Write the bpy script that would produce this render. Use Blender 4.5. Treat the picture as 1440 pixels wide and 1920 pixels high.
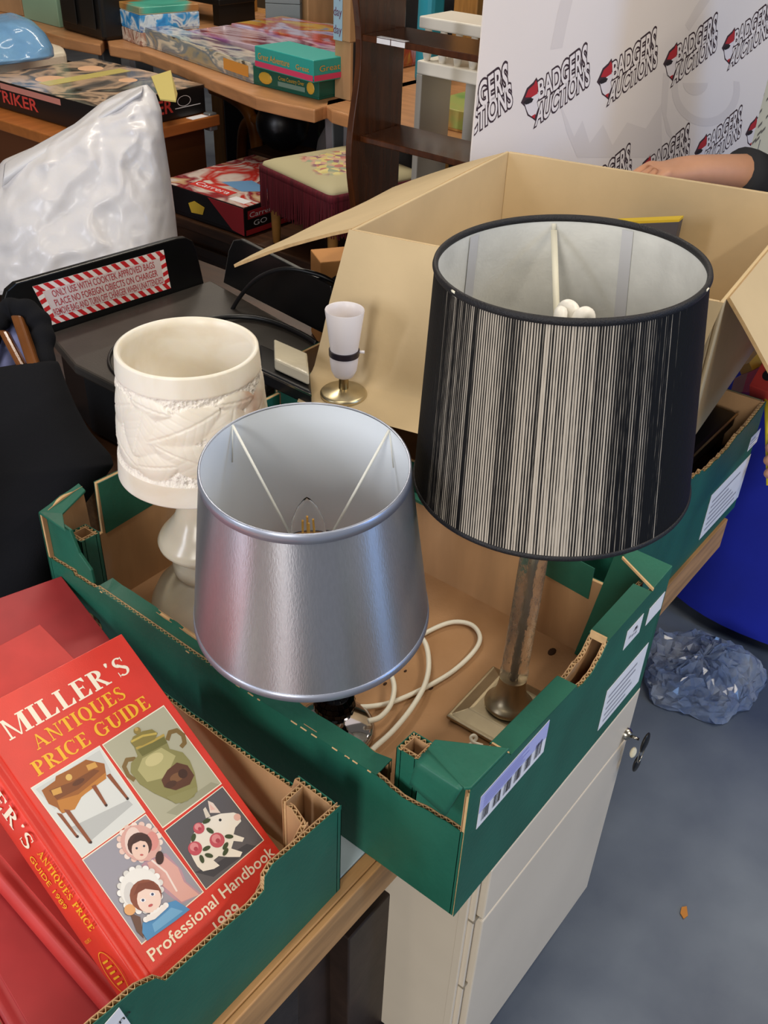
import bpy, bmesh, math, random
from mathutils import Vector, Matrix, noise

for o in list(bpy.data.objects):
    bpy.data.objects.remove(o)
scene = bpy.context.scene
COL = scene.collection
random.seed(7)
PI = math.pi
V = Vector

# ------------------------------------------------------------------ camera
FPX = 1808.9
PITCH, ROLL, YAW = 0.6196, 0.0447, 0.9233
def _basis():
    F = V((0, math.cos(PITCH), -math.sin(PITCH))); R = V((1, 0, 0)); U = V((0, math.sin(PITCH), math.cos(PITCH)))
    c, s = math.cos(ROLL), math.sin(ROLL)
    R, U = c*R + s*U, -s*R + c*U
    a = V((math.cos(YAW), math.sin(YAW), 0)); b = V((-math.sin(YAW), math.cos(YAW), 0)); z = V((0, 0, 1))
    M = Matrix((a, b, z))
    cam = M @ (-(V((0.0834, 0.5261, -0.6577)) - V((0, 0, 0.1868)))) + V((0, 0, 0.49))
    return M @ F, M @ R, M @ U, cam
FWD, RIGHT, UP, CAM = _basis()
cd = bpy.data.cameras.new('camera'); co = bpy.data.objects.new('camera', cd); COL.objects.link(co)
cd.sensor_fit = 'VERTICAL'; cd.sensor_height = 36.0; cd.lens = 36.0*FPX/1920.0
cd.clip_start = 0.02; cd.clip_end = 60
co.matrix_world = Matrix.Translation(CAM) @ Matrix((RIGHT, UP, -FWD)).transposed().to_4x4()
scene.camera = co

# ------------------------------------------------------------------ world, lamps, exposure
scene.view_settings.view_transform = 'Standard'
scene.view_settings.look = 'None'
scene.view_settings.gamma = 1.0
scene.view_settings.use_curve_mapping = False
scene.view_settings.exposure = -0.10
w = bpy.data.worlds.new('world'); scene.world = w; w.use_nodes = True
bg = w.node_tree.nodes['Background']
bg.inputs[0].default_value = (1.0, 0.93, 0.84, 1); bg.inputs[1].default_value = 0.13

def area(name, loc, target, sx, sy, power, col):
    ld = bpy.data.lights.new(name, 'AREA'); ld.shape = 'RECTANGLE'; ld.size = sx; ld.size_y = sy
    ld.energy = power; ld.color = col
    o = bpy.data.objects.new(name, ld); COL.objects.link(o); o.location = loc
    d = (V(target) - V(loc)).normalized()
    o.rotation_euler = d.to_track_quat('-Z', 'Y').to_euler()
    return o
# sale room ceiling strips, a daylight window far right, added fill and streak lights
WARM = (1.0, 0.90, 0.76)
area('ceiling_strip_or_fill', (-0.6, 0.2, 2.75), (-0.6, 0.2, 0), 1.5, 0.14, 16, WARM)
area('ceiling_strip_or_fill', (1.3, 1.9, 2.75), (1.3, 1.9, 0), 1.5, 0.14, 32, WARM)
area('ceiling_strip_or_fill', (1.7, -0.5, 2.75), (1.7, -0.5, 0), 1.5, 0.14, 24, WARM)
area('ceiling_strip_or_fill', (0.5, -1.7, 2.75), (0.45, -1.3, 0), 1.5, 0.14, 34, WARM)  # added warm fill for the cabinet and crate faces on this side
area('ceiling_strip_or_fill', (3.2, 3.2, 2.75), (3.2, 3.2, 0), 1.5, 0.14, 26, WARM)
area('streak_light', (-3.3, -0.93, 1.75), (0.1, 0.2, 0.7), 0.80, 1.7, 74, (1.0, 0.96, 0.90))  # added unseen light that draws the white streak down the silver shade
area('streak_light', (-3.0, 1.35, 1.75), (0.1, 0.2, 0.7), 0.34, 1.6, 44, (0.86, 0.89, 1.0))  # second added light, for the narrower cool streak on the silver shade
area('daylight_window', (1.0, -3.2, 1.6), (0.2, 0.1, 0.6), 0.32, 1.8, 34, (0.26, 0.52, 1.0))

# ------------------------------------------------------------------ pixel -> place
def ray(x, y): return FWD + RIGHT*((x-720)/FPX) + UP*((960-y)/FPX)
def onp(x, y, P, n):
    r = ray(x, y); return CAM + r*(((V(P)-CAM).dot(n))/(r.dot(n)))
def atz(x, y, z): return onp(x, y, (0, 0, z), V((0, 0, 1)))
def atX(x, y, X): return onp(x, y, (X, 0, 0), V((1, 0, 0)))
def atY(x, y, Y): return onp(x, y, (0, Y, 0), V((0, 1, 0)))
def atD(x, y, D): return CAM + ray(x, y)*D
def zv(X, Y, ypx):
    k = (960-ypx)/FPX; n = UP - FWD*k
    return CAM.z - ((X-CAM.x)*n.x + (Y-CAM.y)*n.y)/n.z

# ------------------------------------------------------------------ materials
def lin(h):
    if isinstance(h, str):
        c = [int(h[i:i+2], 16)/255 for i in (0, 2, 4)]
    else: c = h
    return tuple(x/12.92 if x <= .04045 else ((x+.055)/1.055)**2.4 for x in c)
_m = {}
def mat(key, col=None, rough=.6, metal=0., var=.0, scale=30., bump=0., bscale=None, spec=.5, stretch=None, trans=0., ior=1.45,
        aniso=0., arot=0., sss=0., coat=0., col2=None, detail=4., sheen=0., emit=None, lohi=(.35, .65), alpha=1.):
    if key in _m: return _m[key]
    m = bpy.data.materials.new(key); m.use_nodes = True
    nt = m.node_tree; N = nt.nodes; L = nt.links; b = N['Principled BSDF']
    c = lin(col) if col is not None else (.5, .5, .5)
    b.inputs['Base Color'].default_value = (*c, 1); b.inputs['Roughness'].default_value = rough
    b.inputs['Metallic'].default_value = metal; b.inputs['Specular IOR Level'].default_value = spec
    b.inputs['IOR'].default_value = ior
    if trans: b.inputs['Transmission Weight'].default_value = trans
    if coat: b.inputs['Coat Weight'].default_value = coat; b.inputs['Coat Roughness'].default_value = .15
    if sheen: b.inputs['Sheen Weight'].default_value = sheen
    if alpha < 1: b.inputs['Alpha'].default_value = alpha
    if sss:
        b.inputs['Subsurface Weight'].default_value = sss; b.inputs['Subsurface Radius'].default_value = (.02, .014, .008)
        b.inputs['Subsurface Scale'].default_value = 1.0
    if aniso:
        b.inputs['Anisotropic'].default_value = aniso; b.inputs['Anisotropic Rotation'].default_value = arot
        t = N.new('ShaderNodeTangent'); t.direction_type = 'RADIAL'; t.axis = 'Z'; L.new(t.outputs[0], b.inputs['Tangent'])
    if emit:
        b.inputs['Emission Color'].default_value = (*lin(emit[0]), 1); b.inputs['Emission Strength'].default_value = emit[1]
    if var or bump or col2:
        tc = N.new('ShaderNodeTexCoord'); mp = N.new('ShaderNodeMapping'); L.new(tc.outputs['Object'], mp.inputs[0])
        if stretch: mp.inputs['Scale'].default_value = stretch
        nz = N.new('ShaderNodeTexNoise'); nz.inputs['Scale'].default_value = scale; nz.inputs['Detail'].default_value = detail
        L.new(mp.outputs[0], nz.inputs[0])
        if var or col2:
            r = N.new('ShaderNodeValToRGB'); L.new(nz.outputs[0], r.inputs[0])
            a = tuple(max(0, x*(1-var)) for x in c); e = lin(col2) if col2 else tuple(min(1, x*(1+var)) for x in c)
            r.color_ramp.elements[0].color = (*a, 1); r.color_ramp.elements[1].color = (*e, 1)
            r.color_ramp.elements[0].position = lohi[0]; r.color_ramp.elements[1].position = lohi[1]
            L.new(r.outputs[0], b.inputs['Base Color'])
        if bump:
            nb = nz
            if bscale:
                nb = N.new('ShaderNodeTexNoise'); nb.inputs['Scale'].default_value = bscale; nb.inputs['Detail'].default_value = 3
                L.new(mp.outputs[0], nb.inputs[0])
            bp = N.new('ShaderNodeBump'); bp.inputs['Strength'].default_value = bump; bp.inputs['Distance'].default_value = .004
            L.new(nb.outputs[0], bp.inputs['Height']); L.new(bp.outputs[0], b.inputs['Normal'])
    _m[key] = m
    return m
GREEN = mat('green_card', '1c5d4b', .5, var=.12, scale=14, bump=.12, bscale=160)
KRAFT = mat('kraft_card', 'b08a62', .8, var=.10, scale=25, bump=.1, bscale=120, stretch=(1, 1, .2))
KRAFT_EDGE = mat('kraft_edge', 'c9a677', .85, var=.12, scale=60)
CARTON = mat('carton_card', 'cbb48c', .75, var=.05, scale=9, bump=.08, bscale=90)
CARTON_EDGE = mat('carton_edge', 'c2a173', .85, var=.1, scale=80)
WHITE_PAPER = mat('white_paper', 'e9e9ee', .6, var=.03, scale=40)
INK = mat('black_ink', '1b1b20', .6)
GREY_INK = mat('grey_ink', '9a9aa6', .6)
LILAC = mat('lilac_paper', 'b4b8ea', .6)
BLACK_PLASTIC = mat('black_plastic', '0e0e10', .38, var=.1, scale=60)
WHITE_CABLE = mat('white_cable', 'e3dfcf', .45)
BRASS = mat('aged_brass', 'a2957b', .36, metal=.92, var=.12, scale=25)
WOOD = mat('pine_edge', 'b08455', .55, var=.22, scale=9, stretch=(1, 9, 9), bump=.06)
BEECH = mat('beech_laminate', 'b9855a', .4, var=.10, scale=10, stretch=(6, 1, 6))
DARKWOOD = mat('dark_wood', '3b2415', .4, var=.35, scale=8, stretch=(8, 1, 8))

# ------------------------------------------------------------------ mesh builder
def wloc(o):
    p = V((0, 0, 0))
    while o is not None:
        p += o.location; o = o.parent
    return p
class MB:
    def __init__(s, m=None):
        s.bm = bmesh.new(); s.mats = []; s.k = 0
        if m: s.use(m)
    def use(s, m):
        if m not in s.mats: s.mats.append(m)
        s.k = s.mats.index(m); return s
    def face(s, pts):
        vs = [s.bm.verts.new(V(p)) for p in pts]
        try:
            f = s.bm.faces.new(vs); f.material_index = s.k; return f
        except ValueError: return None
    def prism(s, pts, vec):
        vec = V(vec); a = [s.bm.verts.new(V(p)) for p in pts]; b = [s.bm.verts.new(V(p)+vec) for p in pts]; n = len(a)
        for vs in [a, b[::-1]] + [[a[i], b[i], b[(i+1) % n], a[(i+1) % n]] for i in range(n)]:
            f = s.bm.faces.new(vs); f.material_index = s.k
        return s
    def para(s, O, a, b, c):
        O, a, b, c = V(O), V(a), V(b), V(c); return s.prism([O, O+a, O+a+b, O+b], c)
    def box(s, c, sx, sy, sz, R=None):
        R = R or Matrix.Identity(3); c = V(c)
        ax = [R @ V((sx, 0, 0)), R @ V((0, sy, 0)), R @ V((0, 0, sz))]
        return s.para(c - (ax[0]+ax[1]+ax[2])/2, *ax)
    def rings(s, rs, closed=True, cap=True, loop=False):
        R = [[s.bm.verts.new(V(p)) for p in r] for r in rs]; n = len(R[0])
        m = len(R)
        for i in range(m if loop else m-1):
            A, B = R[i], R[(i+1) % m]
            for j in range(n if closed else n-1):
                q = (j+1) % n
                try:
                    f = s.bm.faces.new([A[j], A[q], B[q], B[j]]); f.material_index = s.k
                except ValueError: pass
        if cap and closed and not loop:
            for r in (R[0], R[-1][::-1]):
                try:
                    f = s.bm.faces.new(r); f.material_index = s.k
                except ValueError: pass
        return s
    def tube(s, path, r, seg=8, loop=False):
        P = [V(p) for p in path]; rs = []; n = len(P); up = None
        for i, p in enumerate(P):
            t = (P[(i+1) % n] - P[i-1]) if loop else (P[min(i+1, n-1)] - P[max(i-1, 0)])
            if t.length < 1e-9: t = V((0, 0, 1))
            t.normalize()
            if up is None: up = t.orthogonal().normalized()
            up = (up - t*up.dot(t))
            up = up.normalized() if up.length > 1e-6 else t.orthogonal().normalized()
            w_ = t.cross(up); rr = r[i] if isinstance(r, (list, tuple)) else r
            rs.append([p + up*(rr*math.cos(2*PI*k/seg)) + w_*(rr*math.sin(2*PI*k/seg)) for k in range(seg)])
        return s.rings(rs, loop=loop)
    def lathe(s, prof, seg=48, M=None, cap=True):
        M = M or Matrix.Identity(4)
        return s.rings([[M @ V((r*math.cos(2*PI*k/seg), r*math.sin(2*PI*k/seg), z)) for k in range(seg)] for r, z in prof], cap=cap)
    def ball(s, c, r, sq=(1, 1, 1), seg=16, R=None):
        c = V(c); R = R or Matrix.Identity(3)
        rs = []
        for i in range(seg//2+1):
            a = -PI/2 + PI*i/(seg//2); a = max(-PI/2+.02, min(PI/2-.02, a))
            rs.append([c + R @ V((r*sq[0]*math.cos(a)*math.cos(2*PI*k/seg), r*sq[1]*math.cos(a)*math.sin(2*PI*k/seg), r*sq[2]*math.sin(a))) for k in range(seg)])
        return s.rings(rs)
    def grid(s, rows): return s.rings(rows, closed=False, cap=False)
    def text(s, t, O, ex, ey, n, lift=.0004, bold=0., fit=True, hcap=None):
        """flat lettering: the word spans vector ex from O, capital height is vector ey"""
        vs, fs, x0, x1, ch = glyphs(t, bold); ex, ey, n, O = V(ex), V(ey), V(n).normalized(), V(O)
        B = [s.bm.verts.new(O + ex*((x-x0)/(x1-x0)) + ey*(y/ch) + n*lift) for x, y in vs]
        for f in fs:
            try:
                q = s.bm.faces.new([B[i] for i in f]); q.material_index = s.k
            except ValueError: pass
        return s
    def build(s, name, parent=None, smooth=False, bevel=0., bseg=2, sub=0, solid=0., soff=0., matrix=None, auto=None, weld=0., recalc=True):
        bm = s.bm
        if weld: bmesh.ops.remove_doubles(bm, verts=bm.verts, dist=weld)
        if recalc: bmesh.ops.recalc_face_normals(bm, faces=bm.faces)
        me = bpy.data.meshes.new(name)
        if matrix is None:
            if parent is not None: off = wloc(parent)
            else:
                xs = [v.co for v in bm.verts]
                lo = [min(p[i] for p in xs) for i in range(3)]; hi = [max(p[i] for p in xs) for i in range(3)]
                off = V(((lo[0]+hi[0])/2, (lo[1]+hi[1])/2, lo[2]))
            bmesh.ops.translate(bm, verts=bm.verts, vec=-off)
        bm.to_mesh(me); bm.free()
        for m in s.mats: me.materials.append(m)
        o = bpy.data.objects.new(name, me); COL.objects.link(o)
        if parent is not None: o.parent = parent
        if matrix is not None:
            o.matrix_basis = (Matrix.Translation(-wloc(parent)) @ matrix) if parent is not None else matrix
        elif parent is None: o.location = off
        if smooth:
            for p in me.polygons: p.use_smooth = True
            if auto is not None:
                try: me.set_sharp_from_angle(angle=math.radians(auto))
                except Exception: pass
        if bevel:
            md = o.modifiers.new('bevel', 'BEVEL'); md.width = bevel; md.segments = bseg; md.limit_method = 'ANGLE'
        if solid:
            md = o.modifiers.new('solid', 'SOLIDIFY'); md.thickness = solid; md.offset = soff
        if sub:
            md = o.modifiers.new('sub', 'SUBSURF'); md.levels = sub; md.render_levels = sub
        return o
_g = {}
def glyphs(t, bold=0.):
    k = (t, bold)
    if k in _g: return _g[k]
    def one(b):
        cu = bpy.data.curves.new('t', 'FONT'); cu.body = b; cu.offset = bold; cu.resolution_u = 4
        ob = bpy.data.objects.new('t', cu); me = ob.to_mesh()
        vs = [(v.co.x, v.co.y) for v in me.vertices]; fs = [list(p.vertices) for p in me.polygons]
        ob.to_mesh_clear(); bpy.data.objects.remove(ob); bpy.data.curves.remove(cu)
        return vs, fs
    vs, fs = one(t); hv, _ = one('H')
    _g[k] = (vs, fs, min(v[0] for v in vs), max(v[0] for v in vs), max(v[1] for v in hv))
    return _g[k]
def thing(name, label, cat, loc=(0, 0, 0), group=None):
    o = bpy.data.objects.new(name, None); COL.objects.link(o); o.location = loc; o.empty_display_size = .05
    return tag(o, label, cat, group)
def tag(o, label, cat, group=None):
    o['label'] = label; o['category'] = cat
    if group: o['group'] = group
    return o
def struct(o):
    o['kind'] = 'structure'; return o
def lab(o, label):
    o['label'] = label; return o
def smooth_path(P, n=8):
    P = [V(p) for p in P]; out = []
    for i in range(len(P)-1):
        a, b, c, d = P[max(i-1, 0)], P[i], P[i+1], P[min(i+2, len(P)-1)]
        for k in range(n):
            t = k/n
            out.append(.5*((2*b) + (c-a)*t + (2*a-5*b+4*c-d)*t*t + (3*b-a-3*c+d)*t**3))
    out.append(P[-1]); return out
def flatbox(mb, A, Bp, Cp, h):
    """upright box on a level base: corner A, edge towards Bp, third corner squared up from Cp"""
    A, Bp, Cp = V(A), V(Bp), V(Cp); a = Bp-A; b = Cp-A; b -= a*(b.dot(a)/a.length_squared)
    mb.para(A, a, b, (0, 0, h)); return A, a, b
def poly_on(mb, pts, n, thick=.0005, lift=0.):
    n = V(n).normalized(); return mb.prism([V(p)+n*lift for p in pts], n*thick)
# ------------------------------------------------------------------ the room
FLOOR = mat('painted_floor', '3c475b', .40, scale=2.2, col2='7b8590', bump=.05, bscale=40, detail=9, lohi=(.32, .72))
mb = MB(FLOOR); mb.box((2.4, 2.0, -.05), 10, 9, .1); struct(mb.build('floor'))
WALLM = mat('wall_paint', '8a6f52', .9, var=.2, scale=1.5)
mb = MB(WALLM); mb.box((6.6, 2.0, 1.5), .1, 9, 3); struct(mb.build('wall_back'))
mb = MB(WALLM); mb.box((2.4, 6.0, 1.5), 10, .1, 3); struct(mb.build('wall_left'))

# ------------------------------------------------------------------ corrugated board
FL = .0065
def corr(mb, top, O, u, v, n, t, mo, mi, flute=True, me=KRAFT_EDGE, lin_t=.0008, side=False, base=0.):
    O, u, v, n = V(O), V(u), V(v), V(n)
    P = lambda a, b, c: O + u*a + v*b + n*c
    a0, a1 = top[0][0], top[-1][0]
    poly = [(a0, base), (a1, base)] + top[::-1]
    mb.use(mo); mb.prism([P(a, b, 0) for a, b in poly], n*lin_t)
    mb.use(mi); mb.prism([P(a, b, t-lin_t) for a, b in poly], n*lin_t)
    mb.use(me)
    d = .006 if flute else .0004
    mb.prism([P(a+(.001 if i in (0, len(poly)-1) else -.001 if i in (1, 2) else 0), b-(d if i > 1 else 0), lin_t*1.2) for i, (a, b) in enumerate(poly)], n*(t-2.4*lin_t))
    if flute:
        s = 0.; r1 = []; r2 = []
        for (p, q) in zip(top[:-1], top[1:]):
            L = math.hypot(q[0]-p[0], q[1]-p[1]); k = max(2, int(L/.0011))
            for i in range(k):
                f = i/k; a = p[0]+(q[0]-p[0])*f; b = p[1]+(q[1]-p[1])*f
                c = t/2 + (t/2-lin_t)*math.sin(2*PI*(s+L*f)/FL)
                r1.append(P(a, b-.0002, c)); r2.append(P(a, b-.011, c))
            s += L
        # give the wave its own paper thickness
        r3 = [p+n*.0007 for p in r2]; r4 = [p+n*.0007 for p in r1]
        mb.grid([r1, r2]); mb.grid([r3, r4]); mb.grid([r4, r1])
    return mb
def jag(P, amp=.0015, step=.008, seed=0):
    rnd = random.Random(seed); out = []
    for p, q in zip(P[:-1], P[1:]):
        k = max(1, int(math.hypot(q[0]-p[0], q[1]-p[1])/step))
        for i in range(k):
            f = i/k; out.append((p[0]+(q[0]-p[0])*f + (rnd.uniform(-amp, amp)*.3 if i else 0), p[1]+(q[1]-p[1])*f + (rnd.uniform(-amp, amp) if i else 0)))
    out.append(P[-1]); return out
X, Y, Z = V((1, 0, 0)), V((0, 1, 0)), V((0, 0, 1))

# ------------------------------------------------------------------ tables the boxes stand on
PALE = mat('pale_blue_laminate', 'b9c8d4', .45, var=.04, scale=30)
def low_table(label, x0, x1, y0, y1, topm, ly=.3, zt=.4895):
    t = thing('low_table', label, 'table', ((x0+x1)/2, (y0+y1)/2, 0))
    mb = MB(topm); mb.box(((x0+x1)/2, (y0+.022+y1)/2, zt-.012), x1-x0, y1-y0-.022, .024); mb.build('tabletop', t, bevel=.001)
    mb = MB(WOOD); mb.box(((x0+x1)/2, y0+.0035, zt-.027), x1-x0, .007, .054)
    mb.box(((x0+x1)/2, y0+.0145, zt-.027), x1-x0, .014, .0535); mb.build('edge_rail', t, bevel=.0015)
    for sx in (x0+.04, x1-.04):
        for sy in (y0+ly, y1-.05):
            mb = MB(WOOD); mb.box((sx, sy, (zt-.054)/2), .045, .045, zt-.056); mb.build('leg', t, bevel=.002)
    return t
low_table('low table with pale blue top and raw wooden edge under the book crate', -1.2, .036, .088, 1.75, PALE, .6)
low_table('low table with worn wooden edge under the crate holding the cardboard box', .415, .81, .058, .645, KRAFT)
low_table('low dark topped table behind the lamp crate carrying the black charger', .27, .98, .66, 1.78, DARKWOOD)

# dark carved chest under the pale table
CARVED = mat('carved_oak', '2e2019', .5, var=.4, scale=14, bump=.2, bscale=30)
t = thing('carved_chest', 'dark carved wooden chest tucked under the pale topped table', 'chest', (-.3, .3, 0))
mb = MB(CARVED); mb.box((-.31, .34, .215), .6, .40, .37); mb.build('body', t, bevel=.004)
prof = [(735, 1672), (733, 1712), (730, 1760), (726, 1805), (734, 1813), (738, 1828), (733, 1842), (722, 1852), (720, 1900), (728, 1915), (727, 1935), (715, 1955)]
pts = [atY(x, y, .112) for x, y in prof]
for sx in (0, -.52):
    mb = MB(CARVED)
    pp = [p + V((sx, 0, 0)) for p in pts]
    if sx: pp = [V((2*pp[0].x-p.x-.0, p.y, p.z)) for p in pp]
    s_ = -1 if not sx else 1
    low = pp[-1]; poly = pp + [V((low.x, low.y, .0)), V((low.x+s_*.07, low.y, .0)), V((pp[0].x+s_*.075, low.y, pp[0].z))]
    mb.prism(poly, (0, .05, 0)); mb.build('leg', t, bevel=.002)
mb = MB(mat('carved_panel', '231a18', .45, var=.3, scale=30, bump=.3, bscale=60))
for k in range(4): mb.box((-.52+.13*k, .136, .22), .105, .012, .24)
mb.build('front_panel', t, bevel=.004)
mb = MB(CARVED); mb.box((-.31, .134, .395), .62, .02, .03); mb.build('top_moulding', t, bevel=.006)

# ------------------------------------------------------------------ white cabinet under the lamp crate
CAB = mat('white_cabinet_paint', 'd6cab8', .45, var=.03, scale=6)
CABD = mat('cabinet_gap', '8f8575', .7)
t = thing('white_cabinet', 'white wheeled cabinet with a key in its lock, under the lamp crate', 'cabinet', (.225, .3, 0))
mb = MB(CAB); mb.box((.2245, .31, .278), .343, .58, .42); mb.build('body', t, bevel=.002)
mb = MB(CAB); mb.box((.232, .0095, .2355), .332, .019, .325); d = mb.build('door', t, bevel=.002)
mb = MB(CAB); mb.box((.232, .0095, .444), .332, .019, .086); dr = mb.build('drawer', t, bevel=.002)
mb = MB(CAB)
mb.box((.0595, .013, .278), .004, .012, .42); mb.box((.055, .018, .278), .006, .01, .42); mb.build('side_trim', t, bevel=.001)
mb = MB(CABD)
for z in (.40, .27, .17): mb.box((.063, .012, z), .012, .012, .003)
mb.build('hinge_gap', t)
STEEL = mat('steel', 'a8a49a', .25, metal=1.)
mb = MB(STEEL); mb.lathe([(.0, 0), (.008, 0), (.008, .004), (.005, .008), (0, .008)], 20, Matrix.Translation((.383, 0, .418)) @ Matrix.Rotation(PI/2, 4, 'X')); mb.build('lock', t, smooth=True, auto=40)
for sx in (.09, .36):
    for sy in (.05, .55):
        mb = MB(BLACK_PLASTIC); mb.lathe([(.004, -.009), (.022, -.009), (.024, -.006), (.024, .006), (.022, .009), (.004, .009)], 20, Matrix.Translation((sx, sy, .0245)) @ Matrix.Rotation(PI/2, 4, 'Y'))
        mb.box((sx, sy, .057), .03, .03, .02); mb.build('caster', t, smooth=True, auto=40)
kt = thing('key_ring', 'black headed keys hanging from the white cabinet lock', 'keys', (.39, -.015, .34))
def keyhead(c, tilt):
    mb = MB(BLACK_PLASTIC); R = Matrix.Rotation(tilt, 3, 'Y')
    mb.ball(c, .012, (.85, .28, 1.25), 18, R); return mb
keyhead((.386, -.026, .417), .2).build('key_head', kt, smooth=True)
keyhead((.398, -.020, .362), -.25).build('key_head', kt, smooth=True)
mb = MB(STEEL); mb.tube([(.383, -.008, .418), (.385, -.018, .418)], .002); mb.build('key_blade', kt, smooth=True)
mb = MB(STEEL); mb.tube([V((.391+.009*math.cos(a), -.024, .392+.017*math.sin(a))) for a in [2*PI*k/24 for k in range(24)]], .0009, loop=True, seg=6); mb.build('ring', kt, smooth=True)
mb = MB(mat('cream_tag', 'e9dfc2', .6)); mb.ball((.390, -.014, .386), .008, (.7, .5, 1.1), 12); mb.build('tag', kt, smooth=True)

# ------------------------------------------------------------------ vegetable crates
CW, CL, CH, ZT = .394, .600, .187, .49
def strip(mb, x0, x1, y0, y1, z, h=.004): mb.box(((x0+x1)/2, (y0+y1)/2, z-h/2), x1-x0, y1-y0, h)
def lamp_crate():
    t = thing('vegetable_crate', 'dark green corrugated vegetable crate holding the three shaded lamps', 'crate', (CW/2, CL/2, ZT))
    mb = MB(mat('crate_floor', 'ab845f', .8, scale=16, col2='9c744c', bump=.12, bscale=200, lohi=(.3, .8))); mb.box((CW/2, CL/2, ZT+.006), CW-.01, CL-.01, .010); mb.build('base', t)
    # end wall with the price labels: full height, torn top in the middle
    O = V((0, 0, ZT))
    top = [(0, .186), (.058, .182), (.066, .171), (.11, .167), (.188, .163)] + jag([(.19, .158), (.205, .154), (.225, .158), (.236, .166)], .002, .006, 3) + [(.247, .181), (.345, .183), (.394, .187)]
    mb = corr(MB(), top, O, X, Z, Y, .005, GREEN, KRAFT, True)
    inner = [(.03, .172), (.188, .160)] + jag([(.19, .155), (.236, .162)], .0025, .006, 4) + [(.247, .176), (.36, .178)]
    corr(mb, inner, O+Y*.017, X, Z, Y, .005, KRAFT, KRAFT, True)
    mb.use(GREEN)
    mb.prism([(.066, 0, ZT+.171), (.188, 0, ZT+.163), (.188, .022, ZT+.162), (.066, .022, ZT+.170)], (0, 0, .0012))
    mb.prism([(.247, 0, ZT+.181), (.345, 0, ZT+.183), (.345, .022, ZT+.182), (.247, .022, ZT+.180)], (0, 0, .0012))
    mb.prism([(.066, .0222, ZT+.170), (.188, .0222, ZT+.162), (.188, .0222, ZT+.11), (.066, .0222, ZT+.11)], (0, .0008, 0))
    mb.use(KRAFT_EDGE)
    for x_ in (.066, .247):
        mb.box((x_-.001, .011, ZT+.1695+(.011 if x_ > .1 else 0)), .002, .018, .009)
    mb.build('end_wall', t)
    # opposite end wall with a slot, green band inside
    O = V((0, CL, ZT))
    top = [(0, .187), (.03, .196), (.058, .198), (.0605, .12), (.076, .12), (.078, .192), (.2, .188), (.394, .187)]
    mb = corr(MB(), top, O, X, Z, -Y, .006, GREEN, KRAFT, False)
    mb.use(GREEN); mb.prism([(.079, CL-.0062, ZT+.192), (.39, CL-.0062, ZT+.187), (.39, CL-.0062, ZT+.135), (.079, CL-.0062, ZT+.118)], (0, -.0012, 0))
    mb.build('end_wall', t)
    # near long wall: lower, double walled with a folded green rim
    O = V((0, 0, ZT))
    top = jag([(.002, .126), (.045, .124), (.07, .119), (.098, .125)], .0015, .007, 5) + [(.10, .126), (.25, .1225), (.51, .127)] + jag([(.512, .124), (.55, .122), (.551, .127), (.598, .125)], .0012, .006, 6)
    mb = corr(MB(), top, O, Y, Z, X, .005, GREEN, KRAFT, True)
    corr(mb, [(.1, .125), (.25, .1215), (.51, .126)], O+X*.018, Y, Z, X, .005, KRAFT, KRAFT, False)
    mb.use(GREEN)
    n = 22; r0 = []; r1 = []
    rnd = random.Random(2)
    for i in range(n+1):
        y = .10+.41*i/n; z = ZT+.1265-.004*math.sin(PI*i/n)
        r0.append(V((0, y, z))); r1.append(V((.0225+rnd.uniform(-.0015, .0015), y, z+rnd.uniform(-.0008, .0012))))
    mb.grid([r0, r1]); mb.grid([[p-Z*.0014 for p in r1], [p-Z*.0014 for p in r0]]); mb.grid([r1, [p-Z*.02 for p in r1]])
    mb.use(KRAFT_EDGE); rnd = random.Random(8)
    for k in range(13):     # scuffs on the fold where the print has worn off
        y = rnd.uniform(.1, .5); l = rnd.uniform(.003, .008)
        mb.box((-.0004, y, ZT+.1262-.004*math.sin(PI*(y-.1)/.41)), .0010, l, .0009)
    mb.build('long_wall', t)
    # worn scratch through the print of the near long wall
    mb = MB(mat('torn_print', '3b2c1c', .9, scale=180, col2='b9915f', detail=2, lohi=(.4, .6)))
    pts = [(148, 1136), (170, 1150), (185, 1162), (192, 1178), (186, 1186), (172, 1172), (160, 1160)]
    poly_on(mb, [atX(x, y, 0) for x, y in pts], -X, .0006, .0001); mb.build('torn_patch', t)
    # far long wall
    O = V((CW, 0, ZT))
    mb = corr(MB(), [(0, .13), (.08, .126), (.3, .121), (.6, .125)], O, Y, Z, -X, .006, GREEN, KRAFT, False)
    mb.use(GREEN); strip(mb, CW-.012, CW, .19, .5, ZT+.127)
    mb.prism([(CW-.0065, .085, ZT+.145), (CW-.0065, .17, ZT+.15), (CW-.0065, .17, ZT+.105), (CW-.0065, .085, ZT+.098)], (-.001, 0, 0))
    mb.build('long_wall', t)
    mb = MB(GREEN); mb.prism([(CW-.010, .024, ZT+.012), (CW-.010, .024, ZT+.184), (CW-.010, .062, ZT+.186), (CW-.010, .086, ZT+.012)], (-.003, 0, 0)); mb.build('corner_panel', t)
    # corner gusset by the barcode: flat triangle, hanging tab and a square corrugated post
    mb = MB(GREEN); zt = ZT+.1865
    mb.prism([(0, 0, zt), (.060, -.0005, zt-.003), (.022, .054, zt+.001), (-.003, .052, zt), (-.004, .004, zt)], (0, 0, .0035))
    mb.build('corner_gusset', t, bevel=.001)
    mb = MB(GREEN)     # tab rolled over the edge and hanging outside the long wall
    ra_ = [atz(802, 1407, ZT+.1895), atz(868, 1478, ZT+.1885)]; rb_ = [atX(781, 1428, -.0065), atX(864, 1483, -.0065)]; rc_ = [atX(769, 1469, -.0085), atX(836, 1529, -.0085)]
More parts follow.
